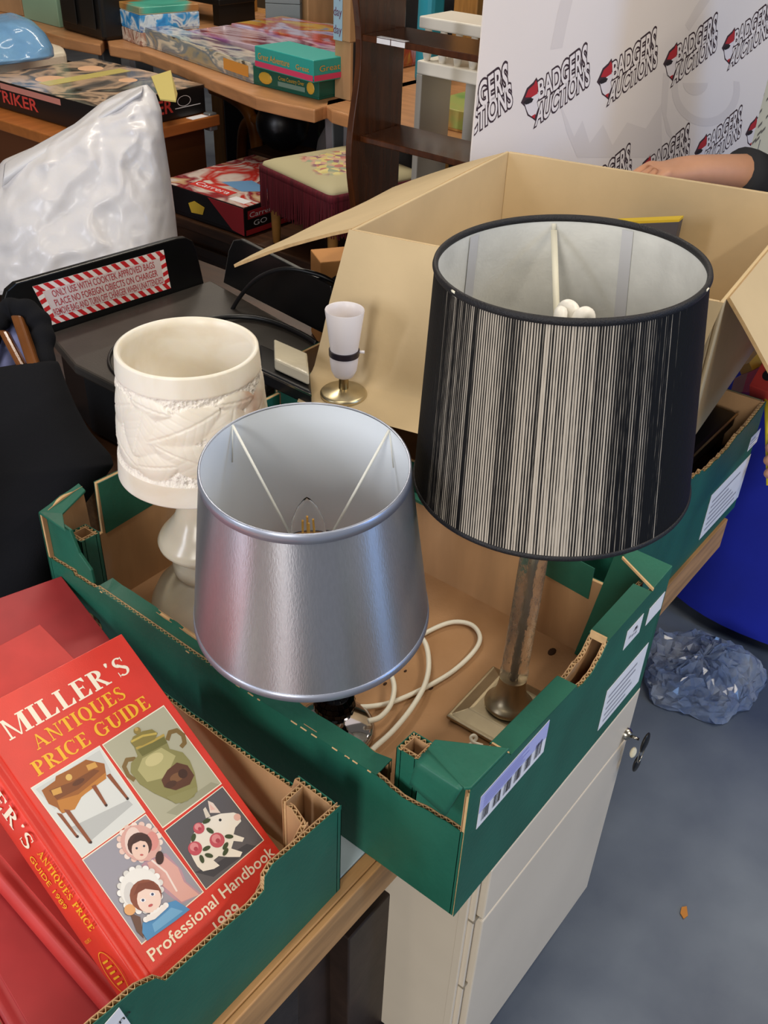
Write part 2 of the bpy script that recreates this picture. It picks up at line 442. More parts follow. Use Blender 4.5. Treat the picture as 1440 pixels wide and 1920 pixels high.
    def trow(f):
        if f < .5: q = f/.5; p0, p1, p2 = ra_, None, rb_; L_ = [ra_[k]*(1-q)**2+V((rb_[k].x, ra_[k].y, ra_[k].z))*(2*q*(1-q))+rb_[k]*q*q for k in (0, 1)]
        else: q = (f-.5)/.5; L_ = [rb_[k].lerp(rc_[k], q) for k in (0, 1)]
        return [L_[0].lerp(L_[1], m/8) for m in range(9)]
    mb.grid([trow(k/10) for k in range(11)]); mb.build('corner_tab', t, smooth=True, solid=.003, soff=0)
    mb = MB(GREEN); mb.prism([(.0052, .005, ZT+.08), (.0052, .058, ZT+.08), (.0052, .056, ZT+.184), (.0052, .005, ZT+.184)], (.003, 0, 0)); mb.build('corner_return', t)
    def post(cx, cy, s, z1, seed):
        mb = MB()
        for (u, n_, o) in ((X, Y, (cx-s/2, cy-s/2)), (X, -Y, (cx-s/2, cy+s/2)), (Y, X, (cx-s/2, cy-s/2)), (Y, -X, (cx+s/2, cy-s/2))):
            corr(mb, [(0, z1), (s, z1-.001)], (o[0], o[1], ZT+.011), u, Z, n_, .0055, GREEN, KRAFT, True, base=0)
        return mb
    for cx, cy, z1 in ((.030, .078, .146), (.030, .564, .150), (.36, .56, .15)):
        post(cx, cy, .026, z1, 1).build('corner_post', t)
    mb = MB(GREEN)
    mb.prism([(0, CL, zt), (.058, CL, zt+.011), (.058, CL-.012, zt+.006), (.018, CL-.020, zt-.002), (0, CL-.05, zt-.002)], (0, 0, .003))
    mb.use(GREEN); mb.prism([(.0052, CL-.080, ZT+.11), (.0052, CL, ZT+.11), (.0052, CL, zt), (.0052, CL-.05, zt-.002), (.0052, CL-.06, zt-.03), (.0052, CL-.078, zt-.045)], (.004, 0, 0))
    mb.build('corner_gusset', t, bevel=.001)
    mb = MB(GREEN); mb.prism([(.394, 0, zt), (.346, 0, zt-.003), (.37, .05, zt), (.394, .05, zt)], (0, 0, .0035)); mb.build('corner_gusset', t, bevel=.001)
    mb = MB(KRAFT_EDGE); mb.prism([(.345, -.0004, zt-.002), (.3475, -.0004, zt-.002), (.3725, .05, zt+.001), (.370, .05, zt+.001)], (0, 0, .0029)); mb.build('gusset_edge', t)
    mb = MB(KRAFT_EDGE)   # scuffs and flecks on the floor of the crate
    fm = mat('dirt', '3b2414', .9); mb.use(fm)
    for x, y, r in ((1035, 1222, .006), (808, 1290, .003), (722, 1282, .0025), (965, 1120, .003), (760, 1258, .002), (1000, 1160, .002)):
        p = atz(x, y, ZT+.0115); mb.ball(p, r, (1.3, .8, .18), 10)
    mb.build('dirt_flecks', t, smooth=True)
    return t
lamp_crate()

def sticker(px, Yp, label, marks, cat='price label', kind='paper'):
    """label stuck on a crate end; corners given clockwise from the upper left"""
    n = V((0, -1, 0)); c = [atY(x, y, Yp) for x, y in px]
    x0 = (c[0].x+c[3].x)/2; x1 = (c[1].x+c[2].x)/2; z1 = (c[0].z+c[1].z)/2; z0 = (c[2].z+c[3].z)/2
    t = thing('label_sticker', label, cat, ((x0+x1)/2, Yp, z0))
    mb = MB(WHITE_PAPER); mb.para((x0, Yp-.0003, z0), (x1-x0, 0, 0), (0, 0, z1-z0), (0, -.0004, 0)); mb.build('paper', t)
    mb = MB(INK); marks(mb, lambda a, b: V((x0+(x1-x0)*a, Yp-.0009, z0+(z1-z0)*b)), x1-x0, z1-z0)
    if len(mb.bm.faces): mb.build('print', t)
    else: mb.bm.free()
    return t
def rect(mb, P, a0, a1, b0, b1): mb.face([P(a0, b0), P(a1, b0), P(a1, b1), P(a0, b1)])
def bars(mb, P, w, h):
    mb.use(LILAC); mb.prism([P(0, .48)+Y*.0001, P(1, .48)+Y*.0001, P(1, 1)+Y*.0001, P(0, 1)+Y*.0001], (0, -.0001, 0))
    rnd = random.Random(4); mb.use(INK)
    for g in range(6):
        a = .05+g*.155
        for k in range(9):
            ww = rnd.choice((.004, .006, .01)); rect(mb, lambda p, q: P(p, q)-Y*.0003, a, a+ww, .14, .50+.10*(g == 5)); a += ww+rnd.choice((.004, .006))
            if a > .05+g*.155+.125: break
    mb.use(mat('lilac_print', '8f95d8', .6))
    for k in range(5): rect(mb, lambda p, q: P(p, q)-Y*.0003, .05, .05+rnd.uniform(.5, .85), .58+k*.075, .60+k*.075)
def lines(seed, n, wide=True):
    def f(mb, P, w, h):
        rnd = random.Random(seed); mb.use(GREY_INK)
        for k in range(n):
            b = .12+.76*k/n; rect(mb, P, .08, .08+rnd.uniform(.45, .84), b, b+.25/n)
    return f
def blot(mb, P, w, h):
    mb.use(GREY_INK); rnd = random.Random(5)
    for k in range(7): a, b = rnd.uniform(.2, .65), rnd.uniform(.2, .6); rect(mb, P, a, a+.14, b, b+.12)
sticker([(902, 1482), (1026.7, 1362), (1017.8, 1411), (893, 1551)], 0, 'lilac and white barcode label nearest the front corner of the lamp crate', bars)
sticker([(1140, 1293), (1213, 1207), (1198, 1276), (1118, 1371)], 0, 'large plain white label beyond the barcode label on the lamp crate', lines(3, 5))
sticker([(1175, 1187), (1205, 1149), (1199, 1184), (1168, 1217)], 0, 'small white label with a dark smudge near the lamp crate rim', blot)
sticker([(1216, 1144), (1245, 1109), (1240, 1137), (1210, 1173)], 0, 'small blank white label at the far corner of the lamp crate', lambda *a: None)

def second_crate():
    x0, y0 = .452, .063
    t = thing('vegetable_crate', 'second green vegetable crate at the right carrying the large cardboard box', 'crate', (x0+CW/2, y0+CL/2, ZT))
    mb = MB(KRAFT); mb.box((x0+CW/2, y0+CL/2, ZT+.006), CW-.01, CL-.01, .010); mb.build('base', t)
    O = V((x0, y0, ZT))
    top = [(0, .187), (.06, .184), (.1, .18)] + jag([(.11, .178), (.16, .176), (.20, .166), (.25, .164), (.29, .172), (.34, .176)], .0028, .006, 11) + [(.394, .187)]
    corr(MB(), top, O, X, Z, Y, .006, GREEN, KRAFT, True).build('end_wall', t)
    corr(MB(), [(0, .187), (.394, .187)], O+Y*CL, X, Z, -Y, .006, GREEN, KRAFT, False).build('end_wall', t)
    for xx, n_ in ((0, X), (CW, -X)):
        mb = corr(MB(), [(.006, .187), (.06, .186), (.10, .128), (.5, .126), (.54, .186), (.594, .187)], O+X*xx, Y, Z, n_, .006, GREEN, KRAFT, False)
        mb.build('long_wall', t)
    for cx, cy in ((.03, CL-.04), (CW-.03, CL-.04)):
        mb = MB(GREEN); mb.box((x0+cx, y0+cy, ZT+.09), .028, .028, .155); mb.build('corner_post', t)
    return t
second_crate()
sticker([(1337, 915), (1401, 867), (1382, 940), (1314, 1000)], .063, 'large white printed label on the second crate end', lines(6, 6))
sticker([(1408, 823), (1426, 800), (1419, 827), (1400, 847)], .063, 'small white label by the far corner of the second crate', lines(8, 3))

# ------------------------------------------------------------------ book crate, nearest the viewer
def book_crate():
    xr, yf = -.047, .102; x0 = -.62; yb = .365
    t = thing('vegetable_crate', 'shallow green crate of red books in the left foreground', 'crate', ((x0+xr)/2, (yf+yb)/2, ZT))
    mb = MB(KRAFT); mb.box(((x0+xr)/2, (yf+yb)/2, ZT+.006), xr-x0-.01, yb-yf-.01, .010); mb.build('base', t)
    px = [(631, 1519), (560, 1581), (511, 1622), (497, 1645), (496, 1670), (470, 1700), (400, 1760), (311, 1840), (294, 1835), (258, 1852), (178, 1918)]
    top = sorted([(p.x-x0, p.z-ZT) for p in (atY(x, y, yf) for x, y in px)])
    top[-1] = (xr-x0, top[-1][1]); top = [(0, top[0][1]+.012)] + top
    O = V((x0, yf, ZT))
    mb = corr(MB(), top, O, X, Z, Y, .0055, GREEN, KRAFT, True)
    mb.build('front_wall', t)
    top2 = [(a, b-(.004 if a < .26 else .032)) for a, b in top if a < xr-x0-.09]
    inn = top2 + [(xr-x0-.088, .108), (xr-x0-.05, .120), (xr-x0-.036, .134)]
    inn = sorted(set(inn))
    corr(MB(), [(a, b) for a, b in inn], O+Y*.0075, X, Z, Y, .0055, KRAFT, KRAFT, True).build('liner_wall', t)
    O = V((xr, yf, ZT))
    ra = [(.0, .122), (.012, .126), (.052, .127), (.056, .112)] + jag([(.058, .110), (.11, .108), (.24, .110), (.258, .098)], .001, .02, 3)
    corr(MB(), ra, O, Y, Z, -X, .0055, GREEN, KRAFT, True).build('side_wall', t)
    corr(MB(), [(0, .12), (.262, .10)], V((x0, yf, ZT)), Y, Z, X, .0055, GREEN, KRAFT, False).build('side_wall', t)
    corr(MB(), [(0, .055), (xr-x0, .055)], V((x0, yb, ZT)), X, Z, -Y, .0055, GREEN, KRAFT, False).build('back_wall', t)
    # folded corner tube
    mb = MB()
    corr(mb, [(0, .118), (.02, .128), (.026, .126)], (xr-.030, yf+.012, ZT), V((.15, 1, 0)).normalized(), Z, V((-1, .15, 0)).normalized(), .005, KRAFT, KRAFT, True)
    corr(mb, [(0, .126), (.024, .126)], (xr-.029, yf+.046, ZT), X, Z, -Y, .005, KRAFT, KRAFT, True)
    mb.build('corner_tube', t)
    return t
book_crate()
p = atY(222, 1908, .102)
t = thing('label_sticker', 'small white sticker at the bottom edge of the book crate front', 'price label', (p.x, .1015, p.z-.03))
mb = MB(WHITE_PAPER); mb.para((p.x-.028, .1016, p.z-.03), (.036, 0, .008), (-.006, 0, .034), (0, -.0005, 0)); mb.build('paper', t)
mb = MB(INK); mb.text('ana', (p.x-.006, .1009, p.z-.008), (.016, 0, .0035), (-.001, 0, .006), (0, -1, 0)); mb.build('print', t)
# ------------------------------------------------------------------ alabaster lamp
def stone():
    m = mat('alabaster', 'e6dfd2', .38, sss=.25)
    nt = m.node_tree; N = nt.nodes; L = nt.links; b = N['Principled BSDF']
    tc = N.new('ShaderNodeTexCoord')
    nz = N.new('ShaderNodeTexNoise'); nz.inputs['Scale'].default_value = 9; nz.inputs['Detail'].default_value = 6; nz.inputs['Distortion'].default_value = 1.2
    r = N.new('ShaderNodeValToRGB'); L.new(tc.outputs['Object'], nz.inputs[0]); L.new(nz.outputs[0], r.inputs[0])
    e = r.color_ramp.elements; e[0].position = .25; e[0].color = (*lin('d6cab4'), 1); e[1].position = .55; e[1].color = (*lin('ebe5da'), 1)
    x = e.new(.17); x.color = (*lin('c2ab95'), 1)
    # one rusty vein on the carved band
    vm = N.new('ShaderNodeVectorMath'); vm.operation = 'DISTANCE'; L.new(tc.outputs['Object'], vm.inputs[0]); vm.inputs[1].default_value = (.020, -.089, -.046)
    n2 = N.new('ShaderNodeTexNoise'); n2.inputs['Scale'].default_value = 60; L.new(tc.outputs['Object'], n2.inputs[0])
    ma = N.new('ShaderNodeMath'); ma.operation = 'MULTIPLY_ADD'; L.new(n2.outputs[0], ma.inputs[0]); ma.inputs[1].default_value = .03; L.new(vm.outputs['Value'], ma.inputs[2])
    rr = N.new('ShaderNodeValToRGB'); L.new(ma.outputs[0], rr.inputs[0]); q = rr.color_ramp.elements
    q[0].position = .022; q[0].color = (.8, .8, .8, 1); q[1].position = .045; q[1].color = (0, 0, 0, 1)
    mx = N.new('ShaderNodeMixRGB'); L.new(rr.outputs[0], mx.inputs[0]); L.new(r.outputs[0], mx.inputs[1]); mx.inputs[2].default_value = (*lin('b07d5c'), 1)
    L.new(mx.outputs[0], b.inputs['Base Color'])
    return m
ALAB = stone()
AX, AY = .145, .488
t = thing('alabaster_lamp', 'cream carved alabaster table lamp with a turned stone base, in the lamp crate', 'lamp', (AX, AY, .5015))
M0 = Matrix.Translation((AX, AY, 0))
mb = MB(mat('alabaster_base', 'cfc6b2', .22, var=.1, scale=14, sss=.25))
prof = [(0, .502), (.070, .502), (.073, .508), (.0735, .515), (.071, .527), (.063, .544), (.050, .557), (.040, .563), (.036, .566), (.040, .571), (.0415, .578), (.040, .586), (.036, .592), (.037, .596), (.047, .604), (.0545, .613), (.0555, .618), (.052, .625), (.043, .636), (.033, .650), (.027, .668), (.0245, .69), (.0255, .71), (.032, .7215), (0, .7215)]
mb.lathe(prof, 64, M0, cap=False); mb.build('base', t, smooth=True, weld=.0001)
# carved shade: leaves stand proud of a pecked ground
zt, zb, rt, rb = .8735, .7225, .076, .0895
rnd = random.Random(21)
leaves = []
for k in range(5):
    a0 = 2*PI*k/5 + .1
    leaves += [(a0, .66, .62, .22, .42), (a0+.10, .30, .60, .20, -.40), (a0+.62, .55, .40, .30, 1.3), (a0+.85, .20, .36, .17, .2), (a0+.80, .86, .34, .12, -.15)]
def relief(a, f):      # f: 0 bottom .. 1 top of the carved band
    best = 0.
    for (la, lf, ln, wd, rot) in leaves:
        da = (a-la+PI) % (2*PI)-PI
        if abs(da) > .5: continue
        x = da*.083/.105; y = (f-lf)*.103/.105
        u = x*math.cos(rot)+y*math.sin(rot); v = -x*math.sin(rot)+y*math.cos(rot)
        s = u/(ln*.75)
        if abs(s) < 1:
            wv = wd*.92*(1-s*s)**.75
            if abs(v) < wv:
                h = (1-(v/wv)**2)*.85+.15
                if abs(v) < .012: h -= .30
                vein = abs(((u*9+abs(v)*7) % 1)-.5)
                h -= .10*(vein < .1)
                best = max(best, h)
    return best
NS, NZ = 440, 130
rows = []; flag = {}
for i in range(NZ+1):
    f = i/NZ; z = zt+(zb-zt)*f; r = rt+(rb-rt)*f; row = []
    bf = 1-(f-.155)/(.83-.155)
    for k in range(NS):
        a = 2*PI*k/NS; d = 0.
        if 0 < bf < 1:
            p = V((math.cos(a)*.09*120, math.sin(a)*.09*120, z*120))
            h = relief(a, bf)
            d = -.0018 + (.0024*h if h > 0 else .0010*noise.noise(p*1.6)+.0022*noise.noise(p*3.2)); flag[(i, k)] = h <= 0
            e = min(bf, 1-bf)/.03
            if e < 1: d *= e
        row.append(V((AX+(r+d)*math.cos(a), AY+(r+d)*math.sin(a), z)))
    rows.append(row)
def rim(z, r): return [V((AX+r*math.cos(2*PI*k/NS), AY+r*math.sin(2*PI*k/NS), z)) for k in range(NS)]
rows = [rim(zb+.004, .03), rim(zb+.006, rb-.008), rim(zt-.01, rt-.0065), rim(zt-.002, rt-.0058), rim(zt, rt-.003), rim(zt-.0006, rt-.001)] + rows[1:] + [rim(zb-.001, rb-.003), rim(zb-.0012, .03)]
mb = MB(ALAB); mb.rings(rows, cap=False)
mb.use(mat('pecked_alabaster', 'f2ebe0', .75, bump=.5, bscale=420, var=.08, scale=90)); mb.bm.faces.ensure_lookup_table()
for (i, k), g_ in flag.items():
    q_ = (i+5)*NS+k
    if g_ and q_ < len(mb.bm.faces): mb.bm.faces[q_].material_index = 1
Ms = Matrix.Translation((AX, AY, zt))
for v in mb.bm.verts: v.co -= V((AX, AY, zt))
mb.build('shade', t, smooth=True, matrix=Ms)
mb = MB(WHITE_CABLE); mb.lathe([(0, .72), (.013, .72), (.014, .75), (.012, .765), (0, .765)], 20, M0); mb.build('lamp_holder', t, smooth=True, auto=40)

# ------------------------------------------------------------------ helpers for cloth shades
def axisM(c, n):
    n = V(n).normalized(); return Matrix.Translation(c) @ n.to_track_quat('Z', 'Y').to_matrix().to_4x4()
def ringtube(M, r, z, tr, seg=72, k=8):
    return [[M @ V(((r+tr*math.cos(2*PI*j/k))*math.cos(2*PI*i/seg), (r+tr*math.cos(2*PI*j/k))*math.sin(2*PI*i/seg), z+tr*1.4*math.sin(2*PI*j/k))) for j in range(k)] for i in range(seg)]
I4 = Matrix.Identity(4)

# ------------------------------------------------------------------ silver lamp
SATIN = mat('silver_satin', 'b4b6be', .33, metal=.8, aniso=.92, arot=.25, bump=.05, bscale=700, stretch=(1, 1, .25), var=.03, scale=400)
SATIN_TRIM = mat('silver_trim', 'a2a8b8', .35, metal=.6)
LINING = mat('blue_white_lining', 'e4ebf2', .75)
CHROME = mat('chrome', 'cfcaca', .07, metal=1.)
FRAMEW = mat('white_wire', 'eeeee6', .4)
SX, SY = .094, .232
sc = V((.070, .249, .862)); sn = V((-.09, -.047, .995)).normalized(); SR1, SR2, SH = .0955, .1203, .190
t = thing('silver_lamp', 'table lamp with a tilted silver satin shade, in front of the alabaster lamp', 'lamp', (SX, SY, .5015))
MS = axisM(sc, sn)
mb = MB(CHROME); mb.lathe([(0, .5015), (.044, .5015), (.046, .504), (.045, .508), (.040, .511), (.012, .514), (.010, .522), (0, .522)], 56, Matrix.Translation((SX, SY, 0)), cap=False); mb.build('base', t, smooth=True, auto=50)
# mirror mosaic ball
MOS = mat('mosaic_mirror', '2b2d33', .06, metal=1., var=.9, scale=60, lohi=(.3, .7))
mb = MB(MOS); R = .0225; cz = .545
for i in range(11):
    la = -PI/2+PI*(i+.5)/11; n = max(5, int(22*math.cos(la)))
    for k in range(n):
        a = 2*PI*k/n; nn = V((math.cos(la)*math.cos(a), math.cos(la)*math.sin(a), math.sin(la)))
        q = (nn+V((rnd.uniform(-.12, .12), rnd.uniform(-.12, .12), rnd.uniform(-.12, .12)))).normalized()
        Rm = q.to_track_quat('Z', 'Y').to_matrix(); s = 2*R*PI*math.cos(la)/n*.9
        mb.box(V((SX, SY, cz))+nn*R, max(s, .002), R*PI/11*.9, .0012, Rm)
mb.use(BLACK_PLASTIC); mb.ball((SX, SY, cz), R*.985, seg=24); mb.build('mosaic_ball', t)
top_st = sc - sn*.125
mb = MB(CHROME); mb.tube(smooth_path([(SX, SY, .566), (SX, SY, .60), V((SX, SY, .70))*.4+top_st*.6, top_st], 6), .006, 12); mb.build('stem', t, smooth=True)
mb = MB(SATIN); mb.lathe([(SR1, -.001), (SR1+(SR2-SR1)*.5, -SH*.5), (SR2, -SH+.001)], 128, I4, cap=False); sh = mb.build('shade', t, smooth=True, matrix=MS)
sh_m = sh
mb = MB(LINING); mb.lathe([(SR1-.0012, -.001), (SR2-.0012, -SH+.001)], 96, I4, cap=False); mb.build('lining', sh_m, smooth=True, matrix=I4) if False else None
if True:
    me_o = bpy.data.objects.new('lining', bpy.data.meshes.new('lining')); COL.objects.link(me_o); bmesh.ops.recalc_face_normals(mb.bm, faces=mb.bm.faces); mb.bm.to_mesh(me_o.data); mb.bm.free(); me_o.data.materials.append(LINING); me_o.parent = sh_m
    for p in me_o.data.polygons: p.use_smooth = True
def child_mesh(mb, name, parent, smooth=True):
    """sub-part drawn in its parent's own axes"""
    bmesh.ops.recalc_face_normals(mb.bm, faces=mb.bm.faces); me = bpy.data.meshes.new(name); mb.bm.to_mesh(me); mb.bm.free()
    for m in mb.mats: me.materials.append(m)
    for p in me.polygons: p.use_smooth = smooth
    o = bpy.data.objects.new(name, me); COL.objects.link(o); o.parent = parent; return o
mb = MB(SATIN_TRIM); mb.lathe([(SR1-.0018, .0002), (SR1-.0006, .0010), (SR1+.0007, .0002), (SR1+.0019, -.009), (SR1+.0012, -.0092)], 96, I4, cap=False); child_mesh(mb, 'top_trim', sh_m)
mb = MB(SATIN_TRIM); mb.lathe([(SR2-.0018, -SH), (SR2-.0006, -SH-.0009), (SR2+.0006, -SH), (SR2-.0005, -SH+.009), (SR2-.0012, -SH+.009)], 96, I4, cap=False); child_mesh(mb, 'bottom_trim', sh_m)
iM = MS.inverted()
ha = [onp(438, 795, sc, sn), onp(735, 801, sc, sn)]
mb = MB(FRAMEW); ang = [math.atan2((iM @ p).y, (iM @ p).x) for p in ha]; ang.append((ang[0]+ang[1])/2+PI if abs(ang[0]-ang[1]) < PI else (ang[0]+ang[1])/2)
for a in ang:
    mb.tube([(SR1*.985*math.cos(a), SR1*.985*math.sin(a), -.002), (.021*math.cos(a), .021*math.sin(a), -.108)], .0014, 6)
    mb.tube([(SR1*.985*math.cos(a), SR1*.985*math.sin(a), -.002), (SR1*1.05*math.cos(a), SR1*1.05*math.sin(a), -.05)], .0007, 6)
mb.rings(ringtube(I4, .021, -.108, .0014), loop=True); child_mesh(mb, 'spider_frame', sh_m)
GLASS = mat('clear_bulb_glass', 'ffffff', .02, trans=1., ior=1.12, spec=.6)
bt = onp(587, 952, sc-sn*.05, sn)
bc = sc-sn*.114
mb = MB(GLASS); prof = [(.009, .0), (.015, .012), (.0175, .026), (.0155, .045), (.010, .060), (.004, .070), (.0005, .074)]
mb.lathe([(r, z) for r, z in prof]+[(max(.0003, r-.0008), z-.0006) for r, z in prof[::-1]], 32, axisM(bc, sn), cap=False); mb.build('bulb', t, smooth=True)
bulb = [o for o in t.children if o.name.startswith('bulb')][0]
mb = MB(mat('gold_filament', 'd8a64a', .4, emit=None))
for k in range(4):
    a = k*PI/2+.4; mb.tube([axisM(bc, sn) @ V((.006*math.cos(a), .006*math.sin(a), .018)), axisM(bc, sn) @ V((.005*math.cos(a), .005*math.sin(a), .046))], .0012, 6)
mb.build('filament', bulb)
mb = MB(BLACK_PLASTIC); mb.lathe([(0, -.07), (.014, -.07), (.015, -.02), (.020, -.018), (.020, -.012), (.014, -.01), (.012, .002), (0, .002)], 28, axisM(bc, sn)); mb.build('lamp_holder', t, smooth=True, auto=40)
zf = .5055
c1 = [(650, 1330), (665, 1326), (700, 1324), (740, 1315), (800, 1288), (850, 1258), (888, 1222), (900, 1195), (885, 1172), (852, 1166), (815, 1178), (770, 1205), (740, 1235), (715, 1262)]
mb = MB(WHITE_CABLE); mb.tube(smooth_path([atz(x, y, zf+.001*math.sin(i)) for i, (x, y) in enumerate(c1)], 6), .0030, 8); mb.build('cable', t, smooth=True)
c2 = [(660, 1250), (720, 1205), (775, 1190), (797, 1205), (804, 1245), (796, 1285), (770, 1330), (735, 1372), (700, 1404), (684, 1425)]
mb = MB(WHITE_CABLE); mb.tube(smooth_path([atz(x, y, zf+.0065) for x, y in c2], 6), .0032, 8); mb.build('cable', t, smooth=True)
c3 = [(690, 1352), (712, 1345), (732, 1322), (739, 1292), (734, 1268), (720, 1250)]
mb = MB(WHITE_CABLE); mb.tube(smooth_path([atz(x, y, zf+.012) for x, y in c3], 6), .0031, 8); mb.build('cable', t, smooth=True)

# ------------------------------------------------------------------ black thread lamp
def thread_mat(fa):
    m = mat('black_thread_over_lining', '0c0b0c', .6, spec=.25); nt = m.node_tree; N = nt.nodes; L = nt.links; b = N['Principled BSDF']
    def math_(op, a, bb=None, c=None):
        n = N.new('ShaderNodeMath'); n.operation = op
        for i, v in enumerate((a, bb, c)):
            if v is None: continue
            if isinstance(v, (int, float)): n.inputs[i].default_value = v
            else: L.new(v, n.inputs[i])
        return n.outputs[0]
    tc = N.new('ShaderNodeTexCoord'); sp = N.new('ShaderNodeSeparateXYZ'); L.new(tc.outputs['Object'], sp.inputs[0])
    a = math_('ARCTAN2', sp.outputs[1], sp.outputs[0]); z = sp.outputs[2]
    # threads slant very slightly from rim to rim
    a2 = math_('MULTIPLY_ADD', z, .12, a)
    def n1(scale, zs, detail=2):
        cb = N.new('ShaderNodeCombineXYZ'); L.new(math_('MULTIPLY', a2, scale), cb.inputs[0]); L.new(math_('MULTIPLY', z, zs), cb.inputs[1])
        q = N.new('ShaderNodeTexNoise'); q.noise_dimensions = '2D'; q.inputs['Scale'].default_value = 1; q.inputs['Detail'].default_value = detail; L.new(cb.outputs[0], q.inputs[0]); return q.outputs[0]
    broad = n1(5.0, 0.4, 1); mid = n1(26, 1.2, 3); fine = n1(150, 60, 2)
    dens = math_('ADD', math_('MULTIPLY', broad, .85), math_('MULTIPLY', mid, 1.25))
    dens = math_('ADD', dens, math_('MULTIPLY', fine, .30))
    # the window of thin winding faces the room; at the two sides the threads lie close
    face = math_('COSINE', math_('SUBTRACT', a, fa)); dens = math_('ADD', dens, math_('MULTIPLY_ADD', face, 1.15, -1.08))
    # fewer gaps close to the rims, where threads bunch under the tape
    wave = math_('SINE', math_('MULTIPLY', a2, 330.)); 
    cov = math_('ADD', dens, math_('MULTIPLY', wave, .27))
    r = N.new('ShaderNodeValToRGB'); L.new(math_('MULTIPLY', cov, .5), r.inputs[0]); e = r.color_ramp.elements
    e[0].position = .56; e[0].color = (*lin('0d0c0d'), 1); e[1].position = .73; e[1].color = (*lin('bfb4a5'), 1)
    L.new(r.outputs[0], b.inputs['Base Color'])
    bp = N.new('ShaderNodeBump'); bp.inputs['Strength'].default_value = .25; bp.inputs['Distance'].default_value = .0006
    L.new(wave, bp.inputs['Height']); L.new(bp.outputs[0], b.inputs['Normal'])
    return m
BX, BY = .240, .096
t = thing('black_lamp', 'tall table lamp with a black thread shade and glass stem on a square brass base', 'lamp', (BX, BY, .5015))
bsc = V((.262, .114, 1.033)); bsn = V((-.043, .037, .998)).normalized(); BR1, BR2, BH = .1166, .1345, .2185
MBk = axisM(bsc, bsn)
ca = [atz(x, y, .513) for x, y in [(823, 1328), (965, 1408), (1078, 1332), (945, 1250)]]
cc = (ca[0]+ca[1]+ca[2]+ca[3])/4; e1 = (ca[1]-ca[0]).normalized(); e2 = Z.cross(e1); hs = .051
def sq(s, z): return [V((cc.x, cc.y, z))+e1*(s*i)+e2*(s*j) for i, j in ((-1, -1), (1, -1), (1, 1), (-1, 1))]
mb = MB(BRASS); mb.rings([sq(hs-.001, .5045), sq(hs, .506), sq(hs, .5095), sq(hs-.0015, .5105), sq(hs-.004, .5112), sq(hs-.017, .5180), sq(hs-.0185, .5192), sq(hs-.022, .5195)]); mb.build('base', t, bevel=.0008)
mb = MB(BLACK_PLASTIC)
for s in sq(hs-.008, .504): mb.ball(s, .006, (1, 1, .45), 10)
mb.build('base_feet', t, smooth=True)
foot = V((cc.x, cc.y, .5195)); ct = bsc-bsn*.20
ax = (ct-foot); mb = MB(BRASS); Mc = axisM(foot, ax)
mb.lathe([(0, -.001), (.0275, -.001), (.0285, .002), (.0280, .0045), (.0235, .008), (.0195, .014), (.0170, .022), (.0155, .032), (.0155, .0395), (0, .0395)], 48, Mc, cap=False); mb.build('cone_collar', t, smooth=True, auto=50)
CRACK = mat('crackle_glass', 'f4efe6', .06, trans=.96, ior=1.25, bump=.6, bscale=220, spec=.7, stretch=(1, 1, .5))
mb = MB(CRACK); Lc = ax.length
mb.lathe([(.0, .0385), (.0135, .0385), (.0160, .044), (.0160, .050), (.0150, .056), (.0146, Lc-.01), (.0, Lc-.01)], 40, Mc, cap=False); mb.build('glass_stem', t, smooth=True, auto=60)
mb = MB(BRASS); mb.lathe([(.0, .04), (.0035, .04), (.0035, Lc+.02), (0, Lc+.02)], 10, Mc, cap=False); mb.build('inner_rod', t, smooth=True)
mb = MB(BRASS); mb.lathe([(0, Lc-.012), (.017, Lc-.012), (.018, Lc), (.012, Lc+.01), (.012, Lc+.04), (0, Lc+.04)], 32, Mc, cap=False); mb.build('top_collar', t, smooth=True, auto=50)
cl_ = MBk.inverted() @ CAM; mb = MB(thread_mat(math.atan2(cl_.y, cl_.x)-.12)); mb.lathe([(BR1, -.002), (BR1*.5+BR2*.5, -BH*.5), (BR2, -BH+.002)], 160, I4, cap=False); sh = mb.build('shade', t, smooth=True, matrix=MBk)
mb = MB(mat('grey_lining', 'd3d3cd', .85, var=.08, scale=26, bump=.1, bscale=300)); mb.lathe([(BR1-.002, -.002), (BR2-.002, -BH+.002)], 96, I4, cap=False); ln = child_mesh(mb, 'lining', sh)
TAPE = mat('black_tape', '17161a', .55, bump=.3, bscale=800)
mb = MB(TAPE); mb.rings(ringtube(I4, BR1-.0006, -.0015, .0026, 120), loop=True); child_mesh(mb, 'top_rim', sh)
mb = MB(TAPE); mb.rings(ringtube(I4, BR2-.0006, -BH, .0022, 120), loop=True); child_mesh(mb, 'bottom_rim', sh)
iM = MBk.inverted(); p0 = iM @ onp(1041, 409, bsc, bsn); a0 = math.atan2(p0.y, p0.x)
mb = MB(mat('cream_metal', 'ddd9c6', .45))
for k in range(3):
    a = a0+k*2*PI/3; d = V((math.cos(a), math.sin(a), 0)); s = V((-math.sin(a), math.cos(a), 0))
    o0 = d*(BR1+.0015)+Z*.001; o1 = d*(BR1-.004)-Z*.012; o2 = d*.024-Z*.092
    for p, q, wd in ((o0, o1, .0022), (o1, o2, .0030)):
        u = (q-p).normalized(); nn = u.cross(s)
        mb.prism([p-s*wd, p+s*wd, q+s*wd, q-s*wd], nn*.0012)
mb.rings(ringtube(I4, .022, -.092, .0022), loop=True); child_mesh(mb, 'spider_frame', sh)
